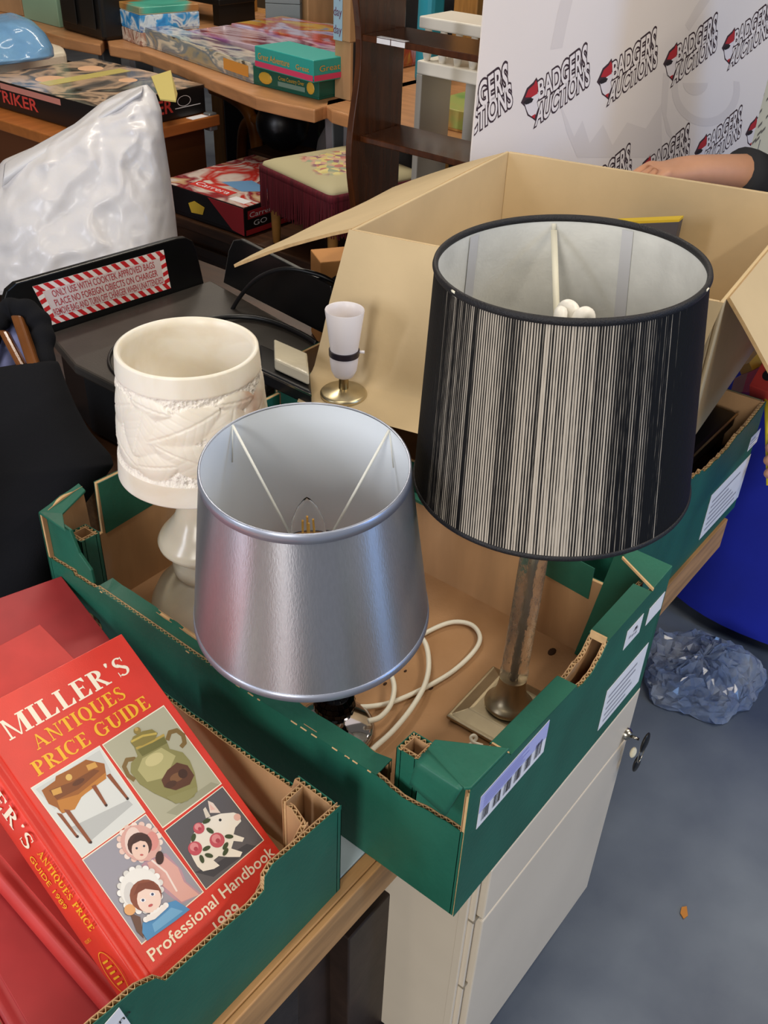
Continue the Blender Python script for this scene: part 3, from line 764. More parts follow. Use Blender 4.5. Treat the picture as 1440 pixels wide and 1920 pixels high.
for a in (a0+.75, a0-.62, a0+2.0, a0-2.4):
    mb = MB(mat('lining_seam', 'c2c2c4', .85)); mb.grid([[V(((BR1-.0026)*math.cos(a+da), (BR1-.0026)*math.sin(a+da), -.006)), V(((BR2-.0026)*math.cos(a+da), (BR2-.0026)*math.sin(a+da), -BH+.004))] for da in (-.05, -.017, .017, .05)])
    child_mesh(mb, 'lining_seam', sh)
# folded compact fluorescent tube
tip = V((1072, 576))
bm0 = onp(1073, 584, bsc-bsn*.055, bsn)
mb = MB(mat('white_tube', 'f4f1ea', .35))
for k, (dx, dy) in enumerate(((-.0105, .006), (.0045, -.010), (.0085, .008))):
    c = bm0+V((dx, dy, 0)); s = V((.006*math.cos(k*2.1+.5), .006*math.sin(k*2.1+.5), 0))
    mb.tube(smooth_path([c-s-Z*.07, c-s-Z*.02, c-s*.9-Z*.004, c, c+s*.9-Z*.004, c+s-Z*.02, c+s-Z*.07], 5), .0062, 12)
mb.build('bulb', t, smooth=True)
mb = MB(WHITE_CABLE); bb = bm0-Z*.07; mb.tube([bb, bb-Z*.03, ct], [.019, .016, .010], 20); mb.build('lamp_holder', t, smooth=True, auto=50)
mb = MB(WHITE_CABLE); q = atz(893, 1388, .508)
mb.tube(smooth_path([atz(x, y, z) for x, y, z in [(872, 1402, .504), (884, 1394, .506), (893, 1385, .51), (889, 1379, .513), (883, 1383, .511), (888, 1392, .508), (905, 1398, .506)]], 6), .0021, 8)
mb.build('cable', t, smooth=True)

# ------------------------------------------------------------------ shadeless lamp on the carton flap
LX, LY = .4345, .5125
t = thing('shadeless_lamp', 'small brass lamp with a bare white bulb socket, standing on the cardboard flap', 'lamp', (LX, LY, .6865))
M0 = Matrix.Translation((LX, LY, 0)); RB = mat('satin_brass', 'c9bb98', .32, metal=.9)
mb = MB(RB); mb.lathe([(0, .6865), (.031, .6865), (.0325, .689), (.0325, .692), (.030, .6945), (.012, .6975), (.008, .699), (0, .699)], 48, M0, cap=False); mb.build('base', t, smooth=True, auto=50)
mb = MB(mat('brass_stem', '9c8a66', .3, metal=1.)); mb.lathe([(0, .698), (.0068, .698), (.0068, .7165), (0, .7165)], 24, M0, cap=False); mb.build('stem', t, smooth=True, auto=50)
SOCK = mat('socket_white', 'dcd6d6', .35)
mb = MB(SOCK); mb.lathe([(0, .716), (.009, .716), (.0135, .7185), (.0175, .727), (.0192, .739), (.0196, .750), (0, .750)], 40, M0, cap=False); sk = mb.build('socket_cup', t, smooth=True, auto=50)
mb = MB(mat('socket_ring', '201a24', .35)); mb.lathe([(0, .749), (.0206, .749), (.0208, .757), (.0196, .7575), (0, .7575)], 40, M0, cap=False); mb.build('socket_ring', t, smooth=True, auto=50)
mb = MB(SOCK); mb.lathe([(.010, .757), (.0190, .757), (.0200, .766), (.0262, .8135), (.0258, .8145), (.0245, .8135), (.0235, .806), (.0180, .772), (0, .770)], 48, M0, cap=False); mb.build('socket_skirt', t, smooth=True, auto=50)
mb = MB(SOCK); d = V((RIGHT.x, RIGHT.y, 0)).normalized(); c = V((LX, LY, .754)); mb.tube([c+d*.018, c+d*.0275], .0022, 8); mb.build('switch_button', t, smooth=True)

# ------------------------------------------------------------------ big cardboard box on the second crate
zt, zb = .885, .680
NL, NR, BL = atz(657, 430, zt), atz(1357, 567, zt), atz(950, 283, zt)
BRr = NR+(BL-NL); u = (BL-NL).normalized(); h = (NR-NL).normalized(); tk = .005
t = thing('cardboard_box', 'large open brown cardboard box with flaps out, resting on the second crate', 'box', ((NL.x+BRr.x)/2, (NL.y+BRr.y)/2, zb))
def wall(A, B, n_, nm):
    mb = MB(CARTON); dz = V((0, 0, zb-zt))
    mb.prism([A, B, B+dz, A+dz], n_*tk); return mb.build(nm, t, bevel=.0015)
wall(NL, BL, h, 'side_panel'); wall(NR, BRr, -h, 'side_panel'); wall(NL+h*tk, NR-h*tk, u, 'end_panel'); wall(BL+h*tk, BRr-h*tk, -u, 'end_panel')
mb = MB(CARTON); mb.prism([p+V((0, 0, zb-zt)) for p in (NL+(u+h)*tk, BL+(h-u)*tk, BRr-(u+h)*tk, NR+(u-h)*tk)], (0, 0, .005)); mb.build('bottom_panel', t)
def sheet_part(rows, nm, thick=.0045, bev=.0012):
    mb = MB(CARTON); n = (V(rows[1][0])-V(rows[0][0])).cross(V(rows[0][-1])-V(rows[0][0])).normalized()*thick
    A = [[V(p) for p in r] for r in rows]; B = [[p+n for p in r] for r in A]
    mb.grid(A); mb.grid(B)
    mb.use(CARTON_EDGE)
    per = A[0]+[r[-1] for r in A[1:]]+A[-1][-2::-1]+[r[0] for r in A[-2:0:-1]]; perb = [p+n for p in per]
    mb.rings([per, perb], cap=False); return mb.build(nm, t, weld=.00005, smooth=True, auto=35)
tip = onp(432, 497, NL, u); f = tip-NL
def bent(P, Q, f, sag, n1=10, n2=6, rag=0., seed=1):
    rnd = random.Random(seed); rows = []
    for i in range(n2+1):
        k = i/n2; row = []
        for j in range(n1+1):
            s = j/n1; p = P.lerp(Q, s)+f*(k*(1+(rnd.uniform(-rag, rag) if k == 1 else 0)))-Z*(sag*k*k) + Z*(sag*k)
            row.append(p+Z*.0025*noise.noise(p*9))
        rows.append(row)
    return rows
sheet_part(bent(NL+u*.004, BL-u*.012, f, .018, rag=.02), 'side_flap')
C1 = atz(592, 690, .690); B1 = atz(560, 752, .6835); rows = []
Wf = (NR-NL).length
def dn(p, s): return p+h*(Wf*s)
key = [NL+(C1-NL)*k for k in (0, .25, .5, .72, .86)]; ks = key[-1]; ke = C1.lerp(B1, .14)
key += [ks*(1-q)**2+C1*(2*q*(1-q))+ke*q*q for q in (.25, .5, .75, 1)]+[B1]
rows = [[dn(k, s)+V((-.002+.004*noise.noise(V((s*6, i*1.7, 3))), 0, .0015*noise.noise(V((s*5, i, 8))))) if 0 < i < 9 else dn(k, s) for s in [j/12 for j in range(13)]] for i, k in enumerate(key)]
sheet_part(rows, 'end_flap')
g = (onp(1440, 659, NR, u)-onp(1386, 559, NR, u)).normalized()
sheet_part(bent(NR+u*.012, BRr-u*.004, V((g.x*.22, g.y*.22, g.z*.22)), .01, rag=.03, seed=4), 'side_flap')
sheet_part(bent(BL+h*.006, BRr-h*.006, V((u.x*.10, u.y*.10, -.205)), .0), 'end_flap')
p = onp(1273, 416, BL-u*.05, u); q = onp(1150, 421, BL-u*.05, u)
t = thing('boxed_book', 'dark grey book with a yellow edge standing inside the cardboard box', 'book', ((p.x+q.x)/2, (p.y+q.y)/2, zb+.006))
mb = MB(mat('dark_cover', '4b4a52', .5)); mb.prism([p, q, V((q.x, q.y, zb+.006)), V((p.x, p.y, zb+.006))], u*.022); mb.build('cover', t, bevel=.001)
mb = MB(mat('yellow_edge', 'd3b52c', .5)); mb.prism([p, q, q+Z*.004, p+Z*.004], u*.022); mb.build('top_edge', t)
# glossy black appliance lying in the second crate under the carton
t = thing('black_appliance', 'glossy black appliance lid lying in the second crate under the cardboard box', 'appliance', (.66, .2, .502))
mb = MB(BLACK_PLASTIC); mb.box((.655, .20, .566), .34, .20, .12); mb.build('body', t, bevel=.008)
mb = MB(BLACK_PLASTIC); mb.box((.655, .20, .640), .352, .212, .025); mb.build('lid', t, bevel=.006)
mb = MB(mat('bright_trim', 'b9a58a', .25, metal=1.)); mb.box((.655, .0925, .6525), .345, .003, .002); mb.build('trim_strip', t)
mb = MB(BLACK_PLASTIC); mb.ball((.80, .088, .600), .012, seg=14); mb.build('knob', t, smooth=True)
# ------------------------------------------------------------------ serif lettering for the book
def g_arc(cx, cy, rx, ry, a0, a1, tk, tn, n=16):
    tk *= 1.18; tn = max(tn, .07)
    o = []; i_ = []
    for k in range(n+1):
        a = math.radians(a0+(a1-a0)*k/n); o.append((cx+rx*math.cos(a), cy+ry*math.sin(a))); i_.append((cx+(rx-tk)*math.cos(a), cy+(ry-tn)*math.sin(a)))
    return [[o[k], o[k+1], i_[k+1], i_[k]] for k in range(n)]
def g_rect(x0, y0, x1, y1):
    if y1-y0 < .06: y0, y1 = (y1-.068, y1) if y1 > .9 else (y0, y0+.068)
    return [[(x0, y0), (x1, y0), (x1, y1), (x0, y1)]]
def g_stem(x, w=.17, top=True, bot=True, y0=0, y1=1):
    w = w*1.2 if w > .1 else .075
    r = g_rect(x, y0, x+w, y1)
    if bot: r += g_rect(x-.09, 0, x+w+.09, .045)
    if top: r += g_rect(x-.09, .955, x+w+.09, 1)
    return r
def serif(ch):
    S = g_stem; R = g_rect
    if ch == 'I': return S(.1), .38
    if ch == 'L': return S(.1)+R(.1, 0, .68, .05)+[[(.68, 0), (.70, .30), (.66, .30), (.50, .05)]], .74
    if ch == 'E': return S(.1)+R(.1, 0, .68, .05)+R(.1, .95, .66, 1)+R(.2, .49, .52, .535)+[[(.68, 0), (.71, .28), (.67, .28), (.50, .05)], [(.66, 1), (.67, .75), (.63, .75), (.48, .95)], [(.52, .38), (.52, .64), (.47, .535), (.47, .49)]], .76
    if ch == 'R': return S(.1)+g_arc(.30, .745, .36, .255, -90, 90, .17, .05)+R(.2, .955, .31, 1)+R(.2, .49, .31, .535)+[[(.30, .50), (.46, .50), (.78, .03), (.60, .03)]]+R(.56, 0, .86, .045), .84
    if ch == 'P': return S(.1)+g_arc(.30, .73, .38, .27, -90, 90, .17, .05)+R(.2, .955, .31, 1)+R(.2, .46, .31, .51), .72
    if ch == 'D': return S(.1)+g_arc(.30, .5, .52, .5, -90, 90, .18, .045, 22)+R(.2, .955, .31, 1)+R(.2, 0, .31, .045), .88
    if ch == 'T': return S(.30, top=False)+R(.04, .95, .74, 1)+[[(.04, 1), (.04, .74), (.08, .74), (.22, .95)], [(.74, 1), (.74, .74), (.70, .74), (.56, .95)]], .78
    if ch == 'M': return S(.13, .05, top=False)+[[(.04, 1), (.26, 1), (.60, .0), (.54, .0), (.13, .97)], [(.54, 0), (.60, 0), (.92, 1), (.86, 1)]]+S(.84, .17)+R(.02, .955, .2, 1), 1.14
    if ch == 'N': return S(.13, .05, top=False)+[[(.04, 1), (.26, 1), (.76, 0), (.68, 0)]]+S(.71, .05, bot=False)+R(.02, .955, .2, 1), .90
    if ch == 'A': return [[(.10, 0), (.155, 0), (.44, .93), (.40, 1)], [(.36, 1), (.48, 1), (.86, 0), (.67, 0)]]+R(.22, .31, .70, .36)+R(.0, 0, .26, .045)+R(.58, 0, .96, .045), .95
    if ch == 'U': return S(.1, bot=False, y0=.33)+g_arc(.43, .34, .33, .35, 180, 360, .17, .06)+S(.71, .05, bot=False, y0=.33), .92
    if ch == 'Q': return g_arc(.45, .5, .42, .515, 0, 360, .17, .045, 30)+[[(.40, .06), (.56, .04), (.88, -.20), (.66, -.22)]], .92
    if ch == 'C': return g_arc(.46, .5, .43, .515, 48, 318, .17, .045, 24)+[[(.74, .66), (.79, .66), (.79, 1.0), (.74, .92)]], .86
    if ch == 'G': return g_arc(.46, .5, .43, .515, 48, 318, .17, .045, 24)+[[(.74, .66), (.79, .66), (.79, 1.0), (.74, .92)]]+R(.66, .06, .82, .42)+R(.56, .40, .90, .445), .94
    if ch == 'S': return g_arc(.33, .745, .27, .27, 38, 262, .12, .055)+g_arc(.33, .255, .29, .27, -142, 90, .12, .055)+[[(.14, .62), (.26, .70), (.56, .36), (.46, .28)], [(.52, .72), (.56, .72), (.56, .99), (.52, .93)], [(.06, .28), (.10, .28), (.10, .06), (.06, .0)]], .68
    if ch == "'": return [[(.10, .80), (.16, .80), (.24, .97), (.20, 1.03), (.10, 1.03), (.08, .93)]], .30
    return [], .38
def serif_text(mb, s, O, ex, ey, n, lift):
    O, ex, ey = V(O), V(ex), V(ey); gs = [serif(c) for c in s]; W = sum(g[1] for g in gs)+.06*(len(s)-1); x = 0; k = 0
    for polys, w_ in gs:
        for p in polys:
            mb.face([O+ex*((x+a)/W)+ey*b+n*(lift+.000002*(k % 7)) for a, b in p]); k += 1
        x += w_+.06

# ------------------------------------------------------------------ red books leaning in the small crate
RED = mat('red_book_cloth', 'd8392b', .36, var=.05, scale=30, bump=.05, bscale=900)
RED2 = mat('plain_red_cloth', 'c23a37', .5, var=.06, scale=30)
RED3 = mat("shaded_red_cloth", "ab3236", .5, var=.06, scale=30)  # darker red: shade at the pile's lower left put into the cloth colour
MAROON = mat('maroon_cloth', '8a1f26', .45, var=.08, scale=30)
PAGES = mat('page_block', 'd9c9a5', .85, var=.1, scale=200, stretch=(1, 1, 1))
def book(TR, d1, d2, Wd, H, T, cover, label, grp):
    d1 = V(d1).normalized(); d2 = V(d2); d2 = (d2-d1*d2.dot(d1)).normalized(); n = d1.cross(d2)
    TL = TR-d1*Wd; BRc = TR-d2*H; BLc = TL-d2*H; bt = .003
    c = (BRc+BLc)/2-n*T
    t = thing('hardback_book', label, 'book', c, grp)
    mb = MB(cover); mb.prism([TR, BRc, BLc+d1*.012, TL+d1*.012], -n*bt); fc = mb.build('front_board', t, bevel=.0008)
    mb = MB(cover); mb.prism([p-n*(T-bt) for p in (TR, BRc, BLc+d1*.012, TL+d1*.012)], -n*bt); mb.build('back_board', t, bevel=.0008)
    mb = MB(PAGES); i = .004; mb.prism([p-n*(bt+.0002) for p in (TR-d1*i-d2*i, BRc-d1*i+d2*i, BLc+d1*.006+d2*i, TL+d1*.006-d2*i)], -n*(T-2*bt-.0004)); mb.build('page_block', t)
    def sec(P):
        q = []
        for (a, b) in ((.0125, -bt*.3), (.0100, -.0021), (.0075, -.0017), (.004, -.0002), (.0012, 0), (0, -.001), (-.0018, -.006), (-.0026, -T*.3), (-.0028, -T*.5), (-.0026, -T*.7), (-.0018, -T+.006), (0, -T+.001), (.002, -T), (.0125, -T+.0005), (.0125, -T+.002), (.003, -T+.0025), (.0005, -T*.7), (.0003, -T*.3), (.003, -.003), (.0125, -.0026)):
            q.append(P+d1*a+n*b)
        return q
    mb = MB(cover); mb.rings([sec(TL), sec(TL.lerp(BLc, .5)), sec(BLc)]); sp = mb.build('spine', t, smooth=True, auto=50)
    return t, fc, sp, d1, d2, n, TL
d1, d2 = (.986, .042, -.159), (.036, .851, .524)
n0 = V(d1).cross(V(d2)).normalized(); P0 = atD(267, 1772, .78)
TR = onp(228, 1188, P0, n0)
GRP = 'red hardbacks in the small green crate'
bk, fc, sp, e1, e2, n, TL = book(TR, d1, d2, .174, .279, .045, RED, 'bright red price guide hardback with white and yellow lettering and four pictures', 'book' and GRP)
def cp(a, b): return onp(a/2.25, 1080+b/2.25, TR, n)
CREAM_P = mat('print_cream', 'f3e7cf', .45); YEL = mat('print_yellow', 'f0b52a', .45)
ch = (cp(5, 612)-cp(38, 698)).dot(e2)
mb = MB(CREAM_P)
O = cp(38, 698); ln_ = (cp(552, 392)-O).dot(e1); serif_text(mb, "MILLER'S", O, e1*ln_, e2*ch, n, .0003)
mb.build('title_lettering', fc); mb = MB(YEL)
for s, a, b in (('ANTIQUES', (158, 736), (545, 520)), ('PRICE GUIDE', (160, 847), (646, 556))):
    O = cp(*a); ln_ = (cp(*b)-O).dot(e1); serif_text(mb, s, O, e1*ln_, e2*ch*.70, n, .0003)
mb.build('subtitle_lettering', fc); mb = MB(CREAM_P)
for s, a, b in (('Professional Handbook', (645, 1628), (1168, 1182)), ('1989', (922, 1506), (1026, 1424))):
    O = cp(*a); ln_ = (cp(*b)-O).dot(e1); mb.text(s, O, e1*ln_, e2*ch*.52, n, .0003, bold=.012)
mb.build('footer_lettering', fc)
# the four photographs printed on the cover, layer over layer
def art():
    class A: pass
    a = A(); a.mb = MB(); a.k = 0
    def P(col, pts):
        a.k += 1; a.mb.use(mat('print_'+col, col, .42)); a.mb.face([cp(x, y)+n*(.00025+.000022*a.k) for x, y in pts])
    def C(col, x, y, r, sx=1., sy=1., rot=0.):
        P(col, [(x+r*(sx*math.cos(t_)*math.cos(rot)-sy*math.sin(t_)*math.sin(rot)), y+r*(sx*math.cos(t_)*math.sin(rot)+sy*math.sin(t_)*math.cos(rot))) for t_ in [2*PI*k/18 for k in range(18)]])
    def Ln(col, pts, w_):
        for (x0, y0), (x1, y1) in zip(pts[:-1], pts[1:]):
            L = math.hypot(x1-x0, y1-y0) or 1; nx, ny = -(y1-y0)/L*w_/2, (x1-x0)/L*w_/2
            ex, ey = (x1-x0)/L*w_*.2, (y1-y0)/L*w_*.2
            P(col, [(x0+nx-ex, y0+ny-ey), (x1+nx+ex, y1+ny+ey), (x1-nx+ex, y1-ny+ey), (x0-nx-ex, y0-ny-ey)])
    a.P, a.C, a.L = P, C, Ln; return a
def framed(nm, quad, bgc, draw):
    a = art(); a.P('f3e7cf', quad)
    cx = sum(q[0] for q in quad)/4; cy = sum(q[1] for q in quad)/4
    a.P(bgc, [(x+(cx-x)*.022, y+(cy-y)*.022) for x, y in quad]); draw(a); a.mb.build(nm, fc)
def desk(a):
    a.P('c9cac4', [(150, 900), (420, 735), (470, 830), (230, 985)]); a.P('b9bab6', [(300, 1060), (540, 945), (560, 965), (380, 1120)])
    a.P('9a5a22', [(175, 905), (232, 864), (235, 845), (290, 818), (362, 775), (440, 792), (448, 842), (330, 945), (312, 985), (262, 1003), (240, 978), (205, 962)])
    a.P('bd7a30', [(240, 948), (330, 922), (445, 830), (448, 855), (345, 930), (315, 985), (258, 1000)])
    a.P('7a4218', [(205, 905), (300, 870), (395, 815), (420, 822), (330, 900), (240, 945)])
    a.P('cf9a4a', [(215, 905), (255, 890), (262, 915), (225, 928)]); a.P('cf9a4a', [(362, 800), (400, 785), (412, 806), (372, 822)]); a.C('d8b060', 290, 850, 14)
    a.C('5d2f12', 330, 870, 18, 1.6, .6, -.5)
    for q in ([(238, 1000), (260, 1004), (330, 1100), (320, 1104)], [(268, 985), (292, 988), (388, 1122), (376, 1130)], [(385, 888), (402, 880), (452, 966), (443, 972)], [(448, 842), (464, 834), (542, 938), (532, 942)]): a.P('8a4a2a', q)
    for x, y in ((326, 1100), (382, 1124), (447, 968), (537, 940)): a.C('3a2018', x, y, 6)
def vase(a):
    a.P('9d9a80', [(700, 1000), (890, 870), (925, 880), (745, 1010)])
    a.L('7d6335', [(592, 800), (565, 772), (535, 776), (523, 805), (540, 842), (565, 860)], 18); a.L('7d6335', [(706, 690), (716, 660), (745, 652), (772, 672), (778, 705), (765, 720)], 18)
    a.P('8a8450', [(565, 722), (640, 690), (690, 668), (715, 730), (770, 745), (800, 780), (820, 830), (832, 895), (818, 932), (765, 960), (720, 950), (650, 918), (590, 880), (550, 828), (552, 790), (580, 760)])
    a.P('b0a872', [(600, 770), (680, 725), (740, 760), (700, 850), (620, 870), (580, 820)]); a.C('c8bd86', 650, 775, 35, 1.2, .7, -.5)
    a.P('6e6a38', [(580, 735), (690, 680), (705, 705), (600, 762)]); a.L('b79b4a', [(575, 728), (640, 700), (690, 672)], 10)
    a.P('5a3522', [(680, 862), (705, 820), (745, 788), (790, 800), (818, 842), (800, 880), (740, 905), (692, 892)]); a.C('7a5232', 745, 850, 26, 1.2, .7, -.4); a.C('3f2418', 770, 835, 20); a.C('4b2d1d', 720, 880, 20, 1.3, .7, -.4)
    a.P('8f8a58', [(700, 935), (830, 890), (832, 910), (790, 950), (740, 962)])
    a.P('87793e', [(550, 703), (560, 680), (600, 656), (640, 648), (664, 664), (652, 690), (600, 716), (566, 722)]); a.L('c2a954', [(553, 700), (600, 676), (658, 666)], 9); a.C('8f7a3e', 578, 654, 15); a.C('b89a55', 574, 648, 8)
def pig(a):
    a.P('3f3e44', [(820, 1250), (900, 1220), (1040, 1130), (1080, 1140), (900, 1270)])
    a.P('ece6da', [(800, 1165), (806, 1105), (835, 1055), (880, 1020), (930, 1003), (985, 998), (1008, 1006), (1017, 1035), (992, 1062), (985, 1090), (1030, 1105), (1022, 1122), (985, 1118), (975, 1150), (1022, 1165), (1012, 1186), (960, 1186), (922, 1182), (900, 1200), (926, 1222), (902, 1236), (856, 1246), (832, 1226), (815, 1196)])
    a.P('d9cfc0', [(868, 1022), (856, 985), (866, 975), (888, 1015)]); a.P('e6d3c6', [(885, 1000), (876, 948), (898, 958), (930, 1000)]); a.P('e8b9ac', [(888, 990), (884, 962), (908, 985)])
    a.C('e3b4a6', 1000, 1018, 15); a.C('23242a', 928, 1030, 6)
    for x, y, r in ((915, 1115, 32), (822, 1150, 30), (838, 1065, 24)): a.C('c4515e', x, y, r); a.C('dd8d90', x-4, y-6, r*.6); a.C('b03f4e', x+3, y+2, r*.3)
    for x, y in ((870, 1150), (950, 1140), (885, 1075), (965, 1100), (850, 1195), (815, 1105), (880, 1180), (950, 1165), (870, 1035)): a.C('3d4a2c', x, y, 13, 1.4, .7, x*.7)
def dolls(a):
    a.P('b8909a', [(595, 1220), (640, 1180), (700, 1170), (765, 1240), (785, 1290), (848, 1340), (760, 1385), (690, 1330), (620, 1270)])
    a.P('dda79a', [(620, 1210), (690, 1180), (750, 1230), (775, 1290), (840, 1345), (765, 1375), (690, 1310), (640, 1260)]); a.L('f0dcd0', [(640, 1200), (700, 1250), (745, 1330)], 8)
    for k in range(17): t_ = 2*PI*k/17; a.C('e6c3b4' if k % 2 else 'f0dccf', 588+84*math.cos(t_)*1.02, 1124+74*math.sin(t_), 13)
    a.C('d9a69a', 590, 1128, 78, 1.1, .95, .5); a.C('e9cfc2', 560, 1120, 50, .7, 1.2); a.C('d98f86', 640, 1120, 34, .8, 1.2); a.C('4a2a24', 588, 1135, 52); a.C('ecc9b6', 590, 1156, 38, .95, 1.15); a.C('3f231f', 672, 1190, 22, .8, 1.3)
    for x in (575, 606): a.C('3b4150', x, 1150-(x-575)*.3, 5)
    a.C('c2605c', 596, 1178, 5, 1.5, .8); a.P('3f231f', [(545, 1140), (570, 1095), (620, 1092), (634, 1125), (590, 1118)])
    a.P('6b4a3a', [(545, 1420), (590, 1440), (605, 1530), (575, 1500)])
    a.P('4f8fc0', [(600, 1465), (650, 1430), (690, 1385), (740, 1370), (800, 1408), (740, 1455), (620, 1540), (598, 1505)]); a.P('70aad2', [(640, 1470), (720, 1400), (770, 1415), (650, 1505)])
    for k in range(19): t_ = 2*PI*k/19; a.C('f4f1ea' if k % 2 else 'dedad2', 590+86*math.cos(t_), 1325+90*math.sin(t_), 14)
    a.C('ece8e0', 590, 1325, 86, 1.0, 1.05); a.C('d6d2cc', 545, 1340, 36, .7, 1.3); a.C('e3a86c', 545, 1410, 24); a.C('8a4b34', 612, 1350, 68); a.C('f0d3c2', 626, 1365, 54, .95, 1.1); a.P('7c3f2b', [(560, 1350), (580, 1300), (640, 1290), (672, 1330), (610, 1322)])
    for x, y in ((600, 1370), (640, 1345)): a.C('f5f0ee', x, y, 10, 1.2, .8); a.C('4c5470', x, y, 6)
    a.C('c05a58', 632, 1392, 8, 1.3, .7, -.4)
    for k in range(7): a.C('f2eee8', 612+14*k, 1452-10*k, 12)
    a.P('eee6de', [(612, 1440), (660, 1420), (690, 1385), (700, 1405), (650, 1450), (615, 1462)])
framed('desk_picture', [(128, 895), (420, 715), (614, 997), (345, 1191)], 'd8d9d3', desk)
framed('vase_picture', [(430, 712), (690, 545), (936, 877), (686, 1065)], 'b0ac92', vase)
framed('doll_picture', [(345, 1197), (614, 1003), (860, 1334), (597, 1557)], '9b979f', dolls)
framed('pig_picture', [(692, 1075), (938, 886), (1114, 1115), (868, 1325)], '5b585c', pig)
# spine lettering
def spx(x, y): return onp(x, y, TL-e1*.0032, e1)
mb = MB(CREAM_P)
def on_spine(f, s, p_end, length, hgt, bold=0.):
    O = p_end+e2*length; f(mb, s, O, -e2*length, n*hgt, -e1, .0004)
pe = spx(53, 1596); serif_text(mb, "MILLER'S", pe+e2*.118, -e2*.118, n*.021, -e1, .0005)
mb.use(YEL)
a_, b_ = spx(70, 1600), spx(173, 1745); serif_text(mb, 'ANTIQUES PRICE', a_, -e2*(a_-b_).dot(e2), n*.0105, -e1, .0005)
a_, b_ = spx(56, 1608), spx(124, 1704); mb.text('GUIDE 1989', a_-n*.001, -e2*(a_-b_).dot(e2), n*.008, -e1, .0005)
a_ = spx(166, 1768); mb.text('VOLUME X', a_-n*.004, n*.012, e2*.003, -e1, .0005)
c_ = spx(214, 1824)
OVAL = mat('emblem_red', 'b5402f', .4); mb.use(YEL)
def ell(rx, ry, k=28): return [c_+n*(rx*math.cos(2*PI*i/k))+e2*(ry*math.sin(2*PI*i/k)) for i in range(k)]
mb.rings([[p-e1*.0006 for p in ell(.0125, .020)], [p-e1*.0006 for p in ell(.0117, .0192)]], cap=False)
for k in range(5): q = c_+e2*(-.010+.005*k); mb.face([q-n*.006-e1*.0006, q+n*(.004+.002*(k % 2))-e1*.0006, q+n*.005+e2*.0016-e1*.0006, q-n*.006+e2*.002-e1*.0006])
mb.build('spine_lettering', sp)

# the books under and behind it
el = math.radians(15.5); d1b = V((.99, .02, -.09)).normalized(); d2b = V((0, math.cos(el), math.sin(el))); d2b = (d2b-d1b*d2b.dot(d1b)).normalized(); nb = d1b.cross(d2b).normalized()
Pb = TL-e2*.279-n*.0485-nb*.003
TB = .024
TRb = onp(75, 1170, Pb, nb); Lb = onp(98, 1788, Pb-nb*TB, nb)+nb*TB; Wb = (TRb-Lb).dot(d1b); Hb = (TRb.y-.128)/d2b.y
book(TRb, d1b, d2b, Wb, Hb, TB, RED2, 'plain red hardback directly under the illustrated price guide', GRP)
Pc = Pb-nb*(TB+.0015); TRc = onp(115, 1080, Pc, nb)
ra = (onp(115, 1080, Pc, nb)-onp(190, 1210, Pc, nb)).normalized(); d2c = (d2b*.45+ra*.55).normalized(); d1c = d2c.cross(nb)
Lc = onp(2, 1895, Pc, nb); Wc = (TRc-Lc).dot(d1c); Hc = (TRc.y-.124)/d2c.y
book(TRc, d1c, d2c, Wc, Hc, .013, RED3, 'large red hardback lowest in the pile, its top corner standing highest', GRP)
# ------------------------------------------------------------------ helpers for the room behind
def multi(key, cols, scale=6., rough=.35, stretch=None, detail=2., seed=0., coat=.0):
    """printed packaging: patches of several inks"""
    m = bpy.data.materials.new(key); m.use_nodes = True; nt = m.node_tree; N = nt.nodes; L = nt.links; b = N['Principled BSDF']
    b.inputs['Roughness'].default_value = rough; b.inputs['Coat Weight'].default_value = coat; b.inputs['Coat Roughness'].default_value = .12
    tc = N.new('ShaderNodeTexCoord'); mp = N.new('ShaderNodeMapping'); L.new(tc.outputs['Object'], mp.inputs[0]); mp.inputs['Location'].default_value = (seed, seed*.7, seed*1.3)
    if stretch: mp.inputs['Scale'].default_value = stretch
    nz = N.new('ShaderNodeTexNoise'); nz.inputs['Scale'].default_value = scale; nz.inputs['Detail'].default_value = detail; nz.inputs['Distortion'].default_value = .8; L.new(mp.outputs[0], nz.inputs[0])
    r = N.new('ShaderNodeValToRGB'); r.color_ramp.interpolation = 'EASE'; e = r.color_ramp.elements; n = len(cols)
    e[0].position = .28; e[0].color = (*lin(cols[0]), 1); e[1].position = .72; e[1].color = (*lin(cols[-1]), 1)
    for i in range(1, n-1):
        x = e.new(.28+.44*i/(n-1)); x.color = (*lin(cols[i]), 1)
    L.new(nz.outputs[0], r.inputs[0]); L.new(r.outputs[0], b.inputs['Base Color']); return m
def carton(name, label, cat, A, B, C, h, m_side, m_top=None, group=None, wrap=False, parts=None):
    A, B, C = V(A), V(B), V(C); a = B-A; a.z = 0; b = C-A; b.z = 0; b -= a*(b.dot(a)/a.length_squared)
    t = thing(name, label, cat, A+(a+b)/2, group)
    mb = MB(m_side); mb.para(A, a, b, (0, 0, h*.55 if m_top else h)); mb.build('tray' if m_top else 'carton', t, bevel=.002)
    if m_top:
        mb = MB(m_top); e = .0015; mb.para(A+V((0, 0, h*.12))-(a.normalized()+b.normalized())*e, a+a.normalized()*2*e, b+b.normalized()*2*e, (0, 0, h*.88)); mb.build('lid', t, bevel=.002)
    t['label'] = label
    return t, A, a, b
